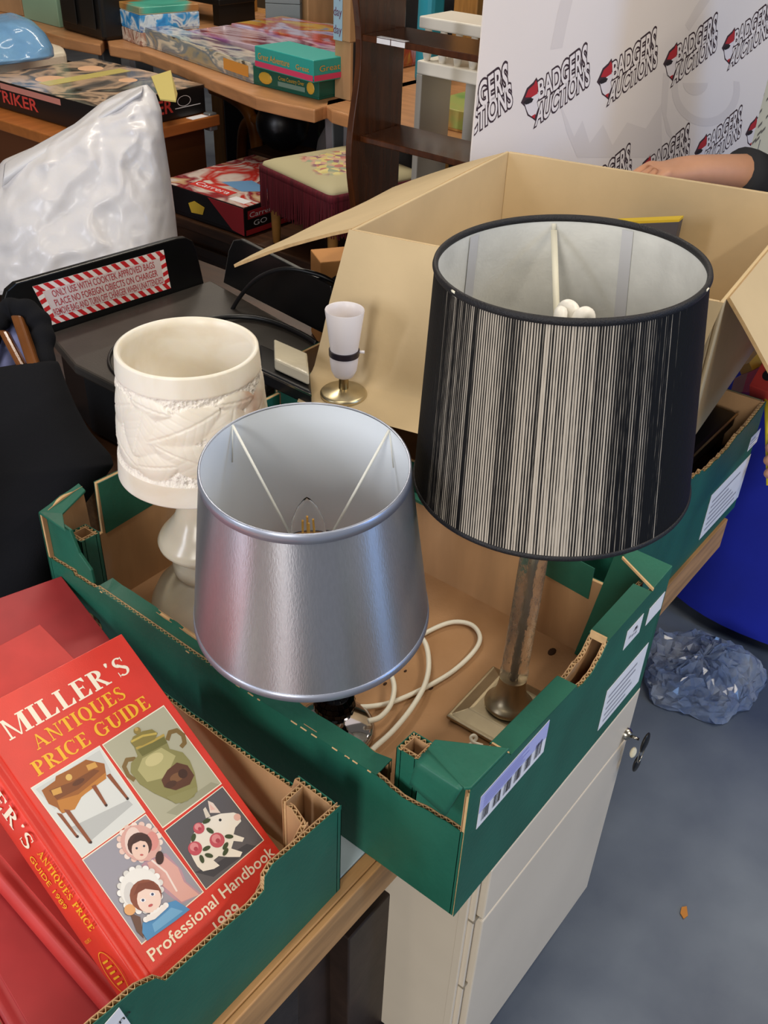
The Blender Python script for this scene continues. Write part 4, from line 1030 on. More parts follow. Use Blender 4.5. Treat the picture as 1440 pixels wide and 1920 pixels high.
def quad_text(mb, s, BLq, BRq, TLq, TRq, n, lift, bold=0.):
    vs, fs, x0, x1, ch = glyphs(s, bold); ref = glyphs(s, 0.); rx0, rx1, ch = ref[2], ref[3], ref[4]
    B = []
    for x, y in vs:
        u_ = (x-rx0)/(rx1-rx0); v_ = y/ch
        p = V(BLq)*(1-u_)*(1-v_)+V(BRq)*u_*(1-v_)+V(TLq)*(1-u_)*v_+V(TRq)*u_*v_
        B.append(mb.bm.verts.new(p+n*lift))
    for f in fs:
        try:
            q = mb.bm.faces.new([B[i] for i in f]); q.material_index = mb.k
        except ValueError: pass

# ------------------------------------------------------------------ black bag charger
zc = .62
PA, PB, PC, PE, PF = [atz(x, y, zc) for x, y in [(90, 625), (395, 525), (600, 640), (500, 722), (215, 722)]]
t = thing('bag_charger', 'black induction bag charger with a warning sticker, behind the lamp crate', 'charger', ((PA.x+PC.x)/2, (PA.y+PC.y)/2, .491))
PLATE = mat('charger_plate', '3a3530', .42, var=.12, scale=22, bump=.05, bscale=300)
out = [PA, PB, PC, PE, PE.lerp(PF, .5)-Y*.02-X*.005, PF, PF.lerp(PA, .5)+V((-.02, -.012, 0))]
mb = MB(PLATE); mb.prism(out, (0, 0, -.018)); mb.build('plate', t, bevel=.004)
c_ = sum(out, V((0, 0, 0)))/len(out); mb = MB(BLACK_PLASTIC); mb.prism([c_+(p-c_)*.93-Z*.018 for p in out], (0, 0, -.108)); mb.build('body', t, bevel=.004)
gc = atz(345, 668, zc); mb = MB(mat('groove', '191716', .5)); Mg = Matrix.Translation(gc)
mb.rings(ringtube(Mg, .118, .0006, .003, 72), loop=True); mb.build('charging_ring', t, smooth=True)
u1 = (PB-PA).normalized(); n1 = V((-u1.y, u1.x, 0)); n1 = n1 if n1.dot(CAM-PA) > 0 else -n1
def lp(x, y): return onp(x, y, PA, n1)
PANEL = mat('panel_plastic', '0b0b0c', .3, var=.1, scale=40)
pan = [(10, 600), (9, 562), (14, 545), (30, 531), (330, 447), (348, 445), (362, 452), (369, 470), (386, 545), (386, 560), (250, 610), (30, 668)]
mb = MB(PANEL); mb.prism([lp(x, y) for x, y in pan], -n1*.012); mb.build('back_panel', t, bevel=.002)
n2 = (PC-PB).normalized(); u2 = n2; n2 = V((-u2.y, u2.x, 0)); n2 = n2 if n2.dot(CAM-PB) > 0 else -n2
def rp(x, y): return onp(x, y, PB, n2)
mb = MB(PANEL); mb.prism([rp(x, y) for x, y in [(418, 530), (428, 470), (437, 450), (450, 449), (620, 536), (640, 640), (598, 622)]], -n2*.010); mb.build('side_panel', t, bevel=.002)
mb = MB(BLACK_PLASTIC)
mb.tube(smooth_path([atz(470, 655, zc+.008), atz(470, 640, zc+.02), rp(472, 588)+n2*.05, rp(500, 525)+n2*.035, rp(545, 500)+n2*.02, rp(590, 515)-n2*.004, rp(612, 545)-n2*.03], 8), .0038, 10); mb.build('cable', t, smooth=True)
mb = MB(BLACK_PLASTIC); mb.tube(smooth_path([atz(x, y, zc+.007) for x, y in [(385, 600), (430, 594), (480, 596), (530, 610), (575, 632), (594, 645)]], 6), .005, 10); mb.build('cable', t, smooth=True)
sk = thing('warning_sticker', 'red and white striped warning sticker on the black charger back panel', 'sticker', lp(190, 540)+n1*.001)
q4 = [lp(60, 537), lp(306, 468), lp(320, 540), lp(97, 609)]
def qb(a, b): return q4[3]*(1-a)*(1-b)+q4[2]*a*(1-b)+q4[0]*(1-a)*b+q4[1]*a*b
SR = mat('sticker_red', 'c6262b', .4); SW = mat('sticker_white', 'eae2de', .4)
mb = MB(SW); mb.prism([p+n1*.0006 for p in q4], n1*.0004); mb.build('paper', sk)
mb = MB(SR); ns = 14
for k in range(ns):
    a0, a1 = k/ns, (k+.5)/ns
    for b0, b1 in ((0, .17), (.83, 1)):
        sh_ = .035
        mb.face([qb(min(1, a0+sh_), b0)+n1*.0013, qb(min(1, a1+sh_), b0)+n1*.0013, qb(a1, b1)+n1*.0013, qb(a0, b1)+n1*.0013])
for k in range(4):
    for a0, a1 in ((0, .045), (.955, 1)):
        mb.face([qb(a0, .14+.20*k)+n1*.0013, qb(a1, .18+.20*k)+n1*.0013, qb(a1, .28+.20*k)+n1*.0013, qb(a0, .24+.20*k)+n1*.0013])
mb.build('striped_border', sk)
mb = MB(mat('sticker_pale', 'd9c9c9', .45)); mb.face([qb(a, b)+n1*.0016 for a, b in ((.05, .17), (.95, .17), (.95, .83), (.05, .83))]); mb.build('text_panel', sk)
mb = MB(mat('sticker_text', 'b5444c', .45))
for s, b0, b1, a0, a1 in (('ONLY USE WITH COOKTEK APPROVED BAGS', .63, .79, .10, .90), ('PLACE NO FOREIGN OBJECTS ON CHARGER', .41, .57, .09, .91), ('REMOVE BAG AND TURN OFF CHARGER WHEN UNATTENDED', .20, .36, .055, .945)):
    quad_text(mb, s, qb(a0, b0), qb(a1, b0), qb(a0, b1), qb(a1, b1), n1, .0019, .008)
mb.build('lettering', sk)
# cream carton in clear film on a black tray, right of the charger
t = thing('film_wrapped_box', 'cream box wrapped in clear film on a black tray beside the charger', 'box', atz(545, 690, .53))
za = .706; A_, B_, C_ = atz(515, 694, za), atz(580, 724, za), atz(514, 655, za)
mb = MB(mat('cream_film_box', 'cfc6ae', .2, bump=.35, bscale=40, coat=.8)); a_ = B_-A_; b_ = C_-A_; mb.para(A_, a_, b_, (0, 0, .018)); mb.build('carton', t, bevel=.003)
tr = thing('black_tray', 'black tray with a bright rim under the film wrapped cream box', 'tray', A_-Z*.026)
A2 = A_-a_*.45-b_.normalized()*.012-Z*.0015
mb = MB(BLACK_PLASTIC); mb.para(A2, a_*1.5, b_*1.2, (0, 0, -.024)); mb.build('tray_body', tr, bevel=.003)
mb = MB(STEEL); mb.para(A2-b_.normalized()*.002-Z*.003, a_*1.5, b_.normalized()*.002, (0, 0, -.003)); mb.build('rim_strip', tr)
# small tan box with a black mark
A_ = atD(603, 536, 1.80); d_ = RIGHT.copy(); d_.z = 0; d_.normalize(); e_ = FWD.copy(); e_.z = 0; e_.normalize()
aa = (d_*.85+e_*.3).normalized(); bb = V((-aa.y, aa.x, 0))
zt_ = atD(601, 492, 1.80).z; A_.z = zt_-.05; A_ = V((*atD(601, 492, 1.80).xy, zt_))
t = thing('tan_carton', 'small tan carton with a black printed mark behind the charger side panel', 'box', V((A_.x, A_.y, .50)))
TANC = mat('tan_card', 'c58a4e', .7, var=.06, scale=20)
mb = MB(TANC); mb.para(V((A_.x, A_.y, .491)), aa*.09, bb*.07, (0, 0, zt_-.491)); mb.build('carton', t, bevel=.002)
mb = MB(INK); O_ = V((A_.x, A_.y, zt_))-bb*.0006
mb.face([O_+aa*.012-Z*.026, O_+aa*.02-Z*.034, O_+aa*.03-Z*.028, O_+aa*.034-Z*.036, O_+aa*.022-Z*.044, O_+aa*.019-Z*.04]); mb.build('printed_mark', t)

# ------------------------------------------------------------------ coat over a wooden chair, left
def blob_px(rows, m, name, parent, seg=40, amp=.006, fq=9., seed=0., sub=1, fine=.4, smooth=True, crease=0., n_=4):
    """cloth volume from its outline rows: (x left, x right, y left, y right, distance, half depth)"""
    mb = MB(m); rs = []
    pts = rows; rr = []
    for i in range(len(pts)-1):
        for k in range(n_): rr.append([pts[i][j]+(pts[i+1][j]-pts[i][j])*k/n_ for j in range(6)])
    rr.append(list(pts[-1]))
    for (xl, xr, yl, yr, D, hd) in rr:
        r = []
        for k in range(seg):
            a = 2*PI*k/seg; c, s = math.cos(a), math.sin(a); c = math.copysign(abs(c)**.8, c)
            x = (xl+xr)/2-(xr-xl)/2*c; y = (yl+yr)/2-(yr-yl)/2*c
            p = atD(x, y, D-hd*s)
            q = p*fq+V((seed, 0, 0)); d = noise.noise(q)*amp + (.5-abs(noise.noise(q*2.3)))*amp*fine + (.5-abs(noise.noise(q*4.9+V((3, 1, 7)))))*amp*fine*.45 + crease*(max(0., 1-7*abs(noise.noise(V((q.x*.9+q.z*.5, q.y*.9-q.z*.4, q.z*.35)))))**1.5 - .7*max(0., 1-6*abs(noise.noise(q*1.15+V((9, 2, 4)))))**1.5)
            e = abs(s)
            r.append(p+ (CAM-p).normalized()*d*e)
        rs.append(r)
    mb.rings(rs); return mb.build(name, parent, smooth=smooth, sub=sub)
COAT = mat('black_wool', '111217', .95, bump=.2, bscale=700, spec=.2)
t = thing('chair', 'wooden chair back with brown slats poking through the dark coat at the left edge', 'chair', atz(-40, 1150, 0)*1.0)
WARMW = mat('glossy_brown_wood', '6b3f1c', .22, var=.2, scale=12, coat=.5)
for k, (x0, y0, x1, y1, w_) in enumerate(((2, 618, 45, 700, 9), (28, 590, 62, 690, 11), (-40, 640, 0, 720, 10))):
    mb = MB(WARMW); a_, b_ = atD(x0, y0, 1.32), atD(x1, y1, 1.28); s_ = RIGHT*(w_*1.3/FPX); mb.prism([a_-s_, a_+s_, b_+s_, b_-s_], FWD*.018); mb.build('slat', t, bevel=.004)
pl = atD(-30, 720, 1.32)
for dx, dy in ((-.2, 0), (.25, .02)):
    mb = MB(WARMW); mb.box((pl.x-.05+dx*.2, pl.y+.05+dy, .33), .04, .04, .66); mb.build('leg', t, bevel=.004)
mb = MB(mat('pale_lilac_lining', '8d93c9', .7)); mb.face([atD(x, y, 1.36) for x, y in ((-30, 600), (48, 585), (60, 690), (20, 740), (-30, 720))]); lining_o = mb.build('seat_back_cloth', t)
ct_ = tag(blob_px([(-14, 46, 590, 572, 1.36, .02), (-30, 70, 600, 575, 1.34, .035), (-40, 98, 620, 600, 1.33, .04)], COAT, 'coat_collar_tmp', None, amp=.003), 'x', 'x') if False else None
coat = thing('coat', 'black coat draped over the wooden chair beside the lamp crate', 'coat', atz(60, 1120, .49))
blob_px([(-20, 108, 690, 672, 1.31, .03), (-40, 122, 715, 712, 1.305, .045), (-70, 142, 762, 760, 1.295, .055), (-80, 168, 812, 808, 1.28, .065), (-80, 208, 868, 852, 1.265, .07), (-80, 214, 900, 872, 1.255, .07), (-80, 192, 940, 902, 1.25, .07), (-80, 160, 990, 945, 1.24, .065), (-80, 124, 1050, 1000, 1.235, .055), (-80, 100, 1110, 1070, 1.225, .05), (-80, 92, 1180, 1140, 1.21, .045), (-80, 88, 1250, 1210, 1.20, .04)], COAT, 'body', coat, amp=.005, seed=4)
mb = MB(COAT); pth = smooth_path([atD(x, y, D) for x, y, D in ((-40, 700, 1.33), (-22, 640, 1.335), (-2, 598, 1.34), (26, 582, 1.345), (58, 590, 1.34), (78, 618, 1.335), (82, 660, 1.32), (88, 720, 1.30))], 8)
mb.tube(pth, [(.012+.006*math.sin(PI*k/len(pth)))*(1+.10*math.sin(k*.9)) for k in range(len(pth))], 14); mb.build('collar', coat, smooth=True, sub=1)
blob_px([(-30, 64, 706, 698, 1.285, .02), (-60, 74, 760, 745, 1.275, .03), (-70, 70, 840, 810, 1.262, .03), (-70, 40, 900, 890, 1.255, .03)], COAT, 'lapel', coat, amp=.003, seed=11)
GREYP = mat('ribbed_grey', '4a4a4c', .4, metal=.3)
t = thing('suitcase', 'dark grey ribbed case standing behind the book crate at the left edge', 'case', atz(0, 1130, .49))
pc = atz(-30, 1150, .4905); 
mb = MB(mat('case_black', '161617', .5)); mb.box((pc.x-.10, pc.y+.10, .4905+.12), .2, .16, .24); mb.build('shell', t, bevel=.02)
mb = MB(GREYP)
for k in range(5): mb.box((pc.x-.18+.04*k, pc.y+.018, .4905+.12), .014, .008, .22)
mb.build('rib', t, bevel=.003)

# ------------------------------------------------------------------ white carrier bag
BAGM = mat('white_polythene', 'd6d4d6', .34, bump=.5, bscale=26, sss=.1, coat=.15)
bag = thing('carrier_bag', 'large crumpled white plastic bag standing behind the charger', 'bag', atz(170, 560, .49))
rows = [(266, 276, 160, 158, 1.97, .006), (228, 292, 172, 176, 1.97, .03), (190, 303, 192, 208, 1.97, .06), (140, 306, 232, 245, 1.97, .09), (70, 313, 272, 290, 1.98, .11), (5, 320, 300, 335, 2.00, .13), (-50, 328, 380, 395, 2.02, .14), (-70, 336, 470, 470, 2.04, .15), (-80, 338, 548, 532, 2.06, .15), (-70, 334, 556, 542, 2.06, .14)]
blob_px(rows, BAGM, 'bag_body', bag, seg=150, amp=.030, fq=5.5, seed=2., fine=1.0, crease=.012, n_=8)
mb = MB(BAGM)
g_ = []
for i in range(15):
    f = i/14; r_ = []
    for j in range(9):
        k = j/8; x = 270+(8-270)*f+(-6)*k; y = 160+(305-160)*f+k*(26+30*f); D = 1.955-.05*math.sin(PI*k)-.01*math.sin(f*9)
        p = atD(x, y, D); r_.append(p+(CAM-p).normalized()*.012*noise.noise(p*14))
    g_.append(r_)
mb.grid(g_); mb.build('folded_mouth', bag, smooth=True, solid=.002, sub=1)

# ------------------------------------------------------------------ dark chest, racing box and footstool
t = thing('low_chest', 'long dark wooden chest under the footstool and racing set', 'chest', (1.45, 1.6, 0))
mb = MB(DARKWOOD); mb.box((1.43, 1.425, .405), .30, 1.01, .03); mb.build('top', t, bevel=.004)
mb = MB(DARKWOOD); mb.box((1.44, 1.425, .195), .26, .96, .389); mb.build('body', t, bevel=.004)
mb = MB(mat('chest_moulding', '24150d', .4)); mb.box((1.303, 1.425, .33), .014, .96, .03); mb.box((1.303, 1.425, .06), .014, .96, .06); mb.build('moulding', t, bevel=.004)
A_, B_, C_ = atz(460, 445, .4205), atz(330, 393, .4205), atz(502, 422, .4205)
RACE = multi('race_art', ['f2e6dc', 'd2362c', 'e9d9cf', '9a2f3a', 'd9b48a', 'ece8e8'], 7, .18, (1, 1, 4), 3, 3., coat=.6)
GB = 'boxed games and toys'
t, A0, a, b = carton('racing_set_box', 'shiny red and white racing set box on the dark chest left of the footstool', 'box', A_, A_+Y*.33, A_+X*.37, .078, mat('box_black', '151012', .35), RACE)
for o in t.children:
    if o.name.startswith('lid'): o.data.materials.clear(); o.data.materials.append(mat('box_black', '151012', .35))
mb = MB(RACE); mb.para(A0+V((0, 0, .0785)), a, b, (0, 0, .0012)); lid_art = mb.build('lid_print', t)
mb = MB(mat('box_red', 'a92730', .35)); X0 = A0.x-.0026
mb.prism([(X0, A0.y+.000, .424), (X0, A0.y+.045, .43), (X0, A0.y+.135, .497), (X0, A0.y, .497)], (-.0006, 0, 0))
Y0 = A0.y-.0026
mb.prism([(A0.x+.01, Y0, .466), (A0.x+.12, Y0, .466), (A0.x+.12, Y0, .488), (A0.x+.01, Y0, .488)], (0, -.0006, 0))
mb.prism([(A0.x+.002, Y0, .424), (A0.x+.20, Y0, .424), (A0.x+.20, Y0, .438), (A0.x+.002, Y0, .438)], (0, -.0006, 0)); mb.build('side_print', t)
mb = MB(mat('print_yellow2', 'd8b13a', .4)); mb.prism([(X0, A0.y+.16, .444), (X0, A0.y+.205, .440), (X0, A0.y+.215, .464), (X0, A0.y+.19, .475), (X0, A0.y+.15, .466)], (-.0006, 0, 0)); mb.build('car_print', t)
mb = MB(WHITE_PAPER); mb.text('Carrera', (A0.x+.016, Y0-.0008, .470), (.096, 0, 0), (0, 0, .013), (0, -1, 0)); mb.text('GO', (A0.x+.03, Y0-.0008, .446), (.05, 0, 0), (0, 0, .013), (0, -1, 0)); mb.build('lettering', t)
mb = MB(WHITE_PAPER); mb.para((A0.x+.02, A0.y+.02, .5003), (0, .06, 0), (.03, 0, 0), (0, 0, .0005)); mb.build('white_sticker', t)
mb = MB(mat('box_red2', 'd23a35', .3)); zz = .5005; mb.prism([(A0.x+.035, A0.y+.10, zz), (A0.x+.075, A0.y+.10, zz), (A0.x+.075, A0.y+.25, zz), (A0.x+.035, A0.y+.25, zz)][::-1], (0, 0, .0003))
mb.use(WHITE_PAPER); mb.text('Carrera', (A0.x+.045, A0.y+.24, zz), (0, -.13, 0), (.022, 0, 0), (0, 0, 1), .0006)
mb.use(mat('print_blue', '6f9cc8', .3)); mb.prism([(A0.x+.09, A0.y+.10, zz), (A0.x+.15, A0.y+.04, zz), (A0.x+.18, A0.y+.15, zz), (A0.x+.11, A0.y+.20, zz)][::-1], (0, 0, .0002))
mb.build('lid_label', t)
# footstool
s0, s1, s2 = atz(483, 300, .63), atz(620, 362, .63), atz(600, 262, .63)
u_ = s1-s0; v_ = s2-s0; u_.z = v_.z = 0; v_ -= u_*(v_.dot(u_)/u_.length_squared); v_ *= .30/v_.length; c_ = s0+(u_+v_)/2
t = thing('footstool', 'tapestry topped footstool with a dark red fringe on the chest', 'footstool', V((c_.x, c_.y, .42)))
def tap():
    m = mat('tapestry', 'b3ad8a', .9); nt = m.node_tree; N = nt.nodes; L = nt.links; b = N['Principled BSDF']
    tc = N.new('ShaderNodeTexCoord'); tm = N.new('ShaderNodeMapping'); tm.inputs['Scale'].default_value = (1, 1, 0); L.new(tc.outputs['Object'], tm.inputs[0]); vo = N.new('ShaderNodeTexVoronoi'); vo.inputs['Scale'].default_value = 62; L.new(tm.outputs[0], vo.inputs[0])
    r = N.new('ShaderNodeValToRGB'); r.color_ramp.interpolation = 'CONSTANT'; sp = N.new('ShaderNodeSeparateColor'); L.new(vo.outputs['Color'], sp.inputs[0]); L.new(sp.outputs[0], r.inputs[0])
    e = r.color_ramp.elements; e[0].color = (*lin('cfc07c'), 1); e[1].position = .25; e[1].color = (*lin('8d6470'), 1)
    for p_, c in ((.36, 'c99f8c'), (.5, '98a086'), (.64, 'b9b08c'), (.76, 'd9cc8c'), (.88, 'b5746a')):
        x = e.new(p_); x.color = (*lin(c), 1)
    nz = N.new('ShaderNodeTexNoise'); nz.inputs['Scale'].default_value = 9; L.new(tm.outputs[0], nz.inputs[0])
    ln = N.new('ShaderNodeVectorMath'); ln.operation = 'LENGTH'; L.new(tm.outputs[0], ln.inputs[0])
    ad = N.new('ShaderNodeMath'); ad.operation = 'MULTIPLY_ADD'; L.new(nz.outputs[0], ad.inputs[0]); ad.inputs[1].default_value = .16; L.new(ln.outputs['Value'], ad.inputs[2])
    rr = N.new('ShaderNodeValToRGB'); L.new(ad.outputs[0], rr.inputs[0]); q = rr.color_ramp.elements; q[0].position = .17; q[0].color = (1, 1, 1, 1); q[1].position = .19; q[1].color = (0, 0, 0, 1)
    mx = N.new('ShaderNodeMixRGB'); L.new(rr.outputs[0], mx.inputs[0]); mx.inputs[1].default_value = (*lin('b9b08c'), 1); L.new(r.outputs[0], mx.inputs[2]); L.new(mx.outputs[0], b.inputs['Base Color']); return m
def sqr(k, z): return [V((c_.x, c_.y, z))+u_*(.5*i*k)+v_*(.5*j*k) for i, j in ((-1, -1), (1, -1), (1, 1), (-1, 1))]
def rsq(k, z, n=6, rr=.12):
    o = []
    for (i, j, a0) in ((1, 1, 0), (-1, 1, 90), (-1, -1, 180), (1, -1, 270)):
        for q in range(n+1):
            a = math.radians(a0+90*q/n); o.append(V((c_.x, c_.y, z))+u_*(k*.5*(i*(1-rr)+rr*math.cos(a)))+v_*(k*.5*(j*(1-rr)+rr*math.sin(a))))
    return o
mb = MB(tap()); mb.rings([rsq(.90, 0.610), rsq(.985, 0.618), rsq(.965, 0.627), rsq(.85, 0.635), rsq(.5, 0.641), rsq(.1, 0.643)]); mb.build('cushion', t, smooth=True)
FR = mat('fringe_red', '5c1220', .85, var=.3, scale=160, stretch=(1, 1, .05))
mb = MB(FR); mb.rings([rsq(1.0, 0.621), rsq(1.02, 0.615), rsq(1.02, 0.603), rsq(.98, 0.600), rsq(.9, 0.605)]); band = mb.build('fringe_band', t, smooth=True)
mb = MB(FR); ring = rsq(1.012, 0.605, 4); rnd = random.Random(3)
for i in range(len(ring)):
    p, q = ring[i], ring[(i+1) % len(ring)]; n_ = max(1, int((q-p).length/.0026))
    for k in range(n_):
        w_ = p.lerp(q, k/n_); zz = .518+rnd.uniform(-.006, .008); o_ = V((rnd.uniform(-.003, .003), rnd.uniform(-.003, .003), 0)); s_ = (q-p).normalized()*.0016; nn = s_.cross(Z).normalized()*.0016
        mb.prism([w_-s_, w_+s_, w_+s_*.7+o_+V((0, 0, zz-w_.z)), w_-s_*.7+o_+V((0, 0, zz-w_.z))], nn)
f_ = mb.build('fringe', t); f_['kind'] = 'stuff'
mb = MB(mat('mesh_dark', '161012', .9)); mb.prism(sqr(.9, .585), (0, 0, .024)); mb.build('seat_frame', t)
LEGM = mat('leg_oak', 'a5743a', .4, var=.15, scale=20)
for p in sqr(.80, .585):
    mb = MB(LEGM); mb.lathe([(.005, .4205), (.009, .4205), (.011, .44), (.0155, .55), (.013, .565), (.018, .585), (.005, .585)], 16, Matrix.Translation((p.x, p.y, 0))); mb.build('leg', t, smooth=True, auto=50)
t = thing('grey_cloth', 'grey cloth bundle lying on the floor below the footstool', 'cloth', (1.18, 1.2, 0))
mb = MB(mat('grey_cloth', '8d8a84', .9, bump=.5, bscale=25)); mb.ball((1.17, 1.25, .19), .19, (.5, .9, 1.0), 24); mb.build('bundle', t, smooth=True)

# ------------------------------------------------------------------ dark open shelf unit
SHX, SHY, SHD = 1.10, 1.043, .14
MAHO = mat('mahogany', '47240f', .25, var=.3, scale=6, stretch=(10, 10, 1), coat=.3)
t = thing('shelf_unit', 'tall dark mahogany open shelves with a wavy front edge, left of the banner', 'shelf', (1.17, .89, 0))
for yy in (SHY, .745):
    pr_ = []
    for i in range(61):
        z = 1.42*i/60; pr_.append((SHX-.010-.013*math.sin(z*2*PI/.372+.9), z))
    mb = MB(MAHO); mb.prism([(x, yy, z) for x, z in pr_]+[(SHX+SHD, yy, 1.42), (SHX+SHD, yy, 0)], (0, .016, 0)); mb.build('side_panel', t, bevel=.002)
for z in (.25, .44, .63, .817, 1.004, 1.19, 1.38):
    mb = MB(MAHO); mb.box((SHX+SHD/2, (SHY+.761)/2, z-.006), SHD-.006, SHY-.761, .012); mb.build('shelf_board', t, bevel=.002)
for k, (x0, x1) in enumerate(((706, 731), (733, 759))):
    p0, p1 = atX(x0, 60, SHX-.0), atX(x1, 66, SHX-.0)
    l_ = thing('price_sticker', ['white sticker at the left on the upper dark shelf edge', 'second white sticker, right of the first, on the upper dark shelf edge'][k], 'sticker', (SHX, (p0.y+p1.y)/2, .995), 'stickers on the dark shelf')
    mb = MB(WHITE_PAPER); mb.box((SHX+.0018, (p0.y+p1.y)/2, .9985), .0008, abs(p0.y-p1.y), .009); mb.box((SHX+.008, (p0.y+p1.y)/2, 1.0046), .013, abs(p0.y-p1.y), .0006); mb.build('paper', l_)

# ------------------------------------------------------------------ white rack seen through the shelves
WHP = mat('white_gloss_paint', 'efe9dc', .35); GRP_ = mat('pale_grey_paint', 'bcb6ab', .4)
t = thing('plate_rack', 'white painted plate rack with turned spindles behind the dark shelves', 'rack', (1.47, 1.0, .42))
def wx(x, y, X_=1.42): return atX(x, y, X_)
yl, yr_ = wx(781, 130).y, .70; zt1 = wx(830, 122).z; zb1 = wx(830, 148).z
mb = MB(WHP); mb.box((1.48, (yl+yr_)/2, (zt1+zb1)/2), .12, yl-yr_, zt1-zb1); mb.build('shelf_board', t, bevel=.003)
ztop = wx(830, 60).z
mb = MB(WHP); mb.box((1.48, (yl+yr_)/2, ztop+.012), .12, yl-yr_, .024); mb.build('top_rail', t, bevel=.003)
for x in (793, 822, 851, 880):
    p = wx(x, 110); w_ = .010
    mb = MB(WHP); h_ = ztop-zt1; mb.lathe([(.004, zt1), (w_*.7, zt1), (w_, zt1+h_*.25), (w_*.6, zt1+h_*.5), (w_, zt1+h_*.75), (w_*.7, ztop), (.004, ztop)], 14, Matrix.Translation((1.435, p.y, 0))); mb.build('spindle', t, smooth=True)
for y in (yl-.008, yr_+.008):
    mb = MB(GRP_); mb.box((1.48, y, (zb1+.4205)/2), .12, .016, zb1-.4205); mb.build('side_panel', t, bevel=.002)
pa, pb_ = wx(836, 200), wx(897, 200)
mb = MB(GRP_); mb.box((1.50, (pa.y+pb_.y)/2, (zb1+.4205)/2), .012, abs(pa.y-pb_.y), zb1-.4205); mb.build('back_panel', t)

# ------------------------------------------------------------------ beech tables and what stands on them
GREYM = mat('grey_metal', '8b9096', .45, metal=.5)
def beech(label, front, back_x, h=.72, ext=None):
    P = [atz(x, y, h) for x, y in front]; P += ext or []
    Bk = [V((back_x, P[-1].y, h)), V((back_x, P[0].y, h))]
    c = (P[0]+Bk[0])/2; t = thing('folding_table', label, 'table', V((c.x, c.y, 0)))
    mb = MB(BEECH); mb.prism(P+Bk, (0, 0, -.034)); mb.build('tabletop', t, bevel=.004); return t, P
def blade(t, x, y, dx=.0, w0=.075, w1=.05, h=.685):
    mb = MB(GREYM); mb.prism([(x-w0/2, y, h), (x+w0/2, y, h), (x+w1/2+dx, y, .0), (x-w1/2+dx, y, .0)], (0, .03, 0)); mb.build('leg', t, bevel=.004)
t, P = beech('curved edge beech table carrying the row of boxed games', [(200, 70), (204, 84), (262, 95), (330, 119), (400, 150), (480, 182), (540, 196), (590, 206), (606, 200)], 2.45)
blade(t, P[1].x+.07, P[1].y-.08, .03); blade(t, P[-2].x+.15, P[-2].y+.03, .02, .09, .05); blade(t, 2.35, P[1].y-.1); blade(t, 2.35, 1.62)
mb = MB(GREYM); q = atX(588, 240, 1.66); mb.lathe([(.0, .02), (.028, .02), (.028, .56), (.022, .58), (0, .58)], 24, Matrix.Translation((1.74, P[-2].y+.06, 0))); mb.build('post', t, smooth=True, auto=40)
t, P = beech('beech table at the far left holding a mint box and a black crate', [(-60, 18), (0, 33), (50, 49), (120, 71), (188, 84), (197, 72)], 2.5)
blade(t, 1.76, 2.68); blade(t, 2.3, 3.2)
t, P = beech('beech table end behind the dark shelves holding the blue word box', [(612, 189), (611, 197), (622, 206), (690, 226), (740, 245)], 2.3, ext=[V((1.555, .83, .72))])
blade(t, 1.66, 1.50, -.02); blade(t, 2.1, .9)
T2 = .7205
def bx(name, label, px, z, h, ms, mt=None, cat='box', grp=GB, dA=None, dB=None):
    A, B, C = [atz(x, y, z) for x, y in px]
    if dA: B = A+(B-A).normalized()*dA
    if dB: C = A+(C-A).normalized()*dB
    return carton(name, label, cat, A, B, C, h, ms, mt, grp)
LONG = multi('long_box_print', ['3c3a32', 'a39a7c', '6f7f88', 'd8cfb6', '4a4438'], 8, .25, (1, 1, 3), 3, 1., coat=.6)
LONGT = multi('long_box_top', ['50628a', '8fa0ac', 'd9d5d0', '4b4a78', '9aa3b5'], 5, .2, (3, 1, 1), 3, 2., coat=.6)
t, A0, a, b = bx('boxed_model_kit', 'long film wrapped grey model box on the beech table edge', [(475, 158), (266, 84), (520, 140)], T2, .055, LONG, LONG, dB=.10)
mb = MB(LONGT); mb.para(A0+V((0, 0, .0553)), a, b, (0, 0, .001)); mb.build('top_print', t)
mb = MB(mat('orange_print', 'd0903c', .4)); n_ = -b.normalized(); mb.para(A0+a*.03+n_*.0022+Z*.015, a*.2, Z*.03, n_*.0006); mb.build('orange_panel', t)
PUR = multi('purple_print', ['5a4a8c', 'a06a9c', 'c9b3c2', '7a2f4a', '8f86b8'], 5, .22, (2.5, 1, 1), 3, 5., coat=.6)
MUL = multi('bright_print', ['7a6fb0', 'c0b7d2', 'b04a3a', 'c9a54a', '6f86b8'], 5, .22, (2, 1, 1), 3, 9., coat=.6)
A_ = V((1.79, 1.79, T2))
carton('boxed_game', 'purple film wrapped game box behind the long model box', 'box', A_, A_+Y*.54, A_+X*.18, .055, PUR, PUR, GB)
A_ = V((1.98, 1.70, T2)); carton('boxed_game', 'bright multicoloured game box behind the purple one', 'box', A_, A_+Y*.62, A_+X*.24, .06, MUL, MUL, GB)
A_ = V((1.70, 1.57, T2)); carton('boxed_game', 'red and orange topped game box behind the teal box', 'box', A_, A_+Y*.165, A_+X*.22, .07, PUR, multi('autumn_print', ['8a3f2a', 'c9a04a', 'd9c5b5', '9a4a6a', '7a8a4a'], 14, .3, None, 3, 4.), GB)
DGR = mat('dark_green_box', '14584a', .4); TEAL = mat('teal_box', '2f9f96', .4)
t, A0, a, b = bx('boxed_game', 'dark green game box under the teal one at the table end', [(598, 188), (473, 157), (641, 172)], T2, .05, DGR, DGR, dB=.13)
n_ = -b.normalized(); un = -a.normalized(); L_ = a.length
O_ = A0+a+n_*.0026
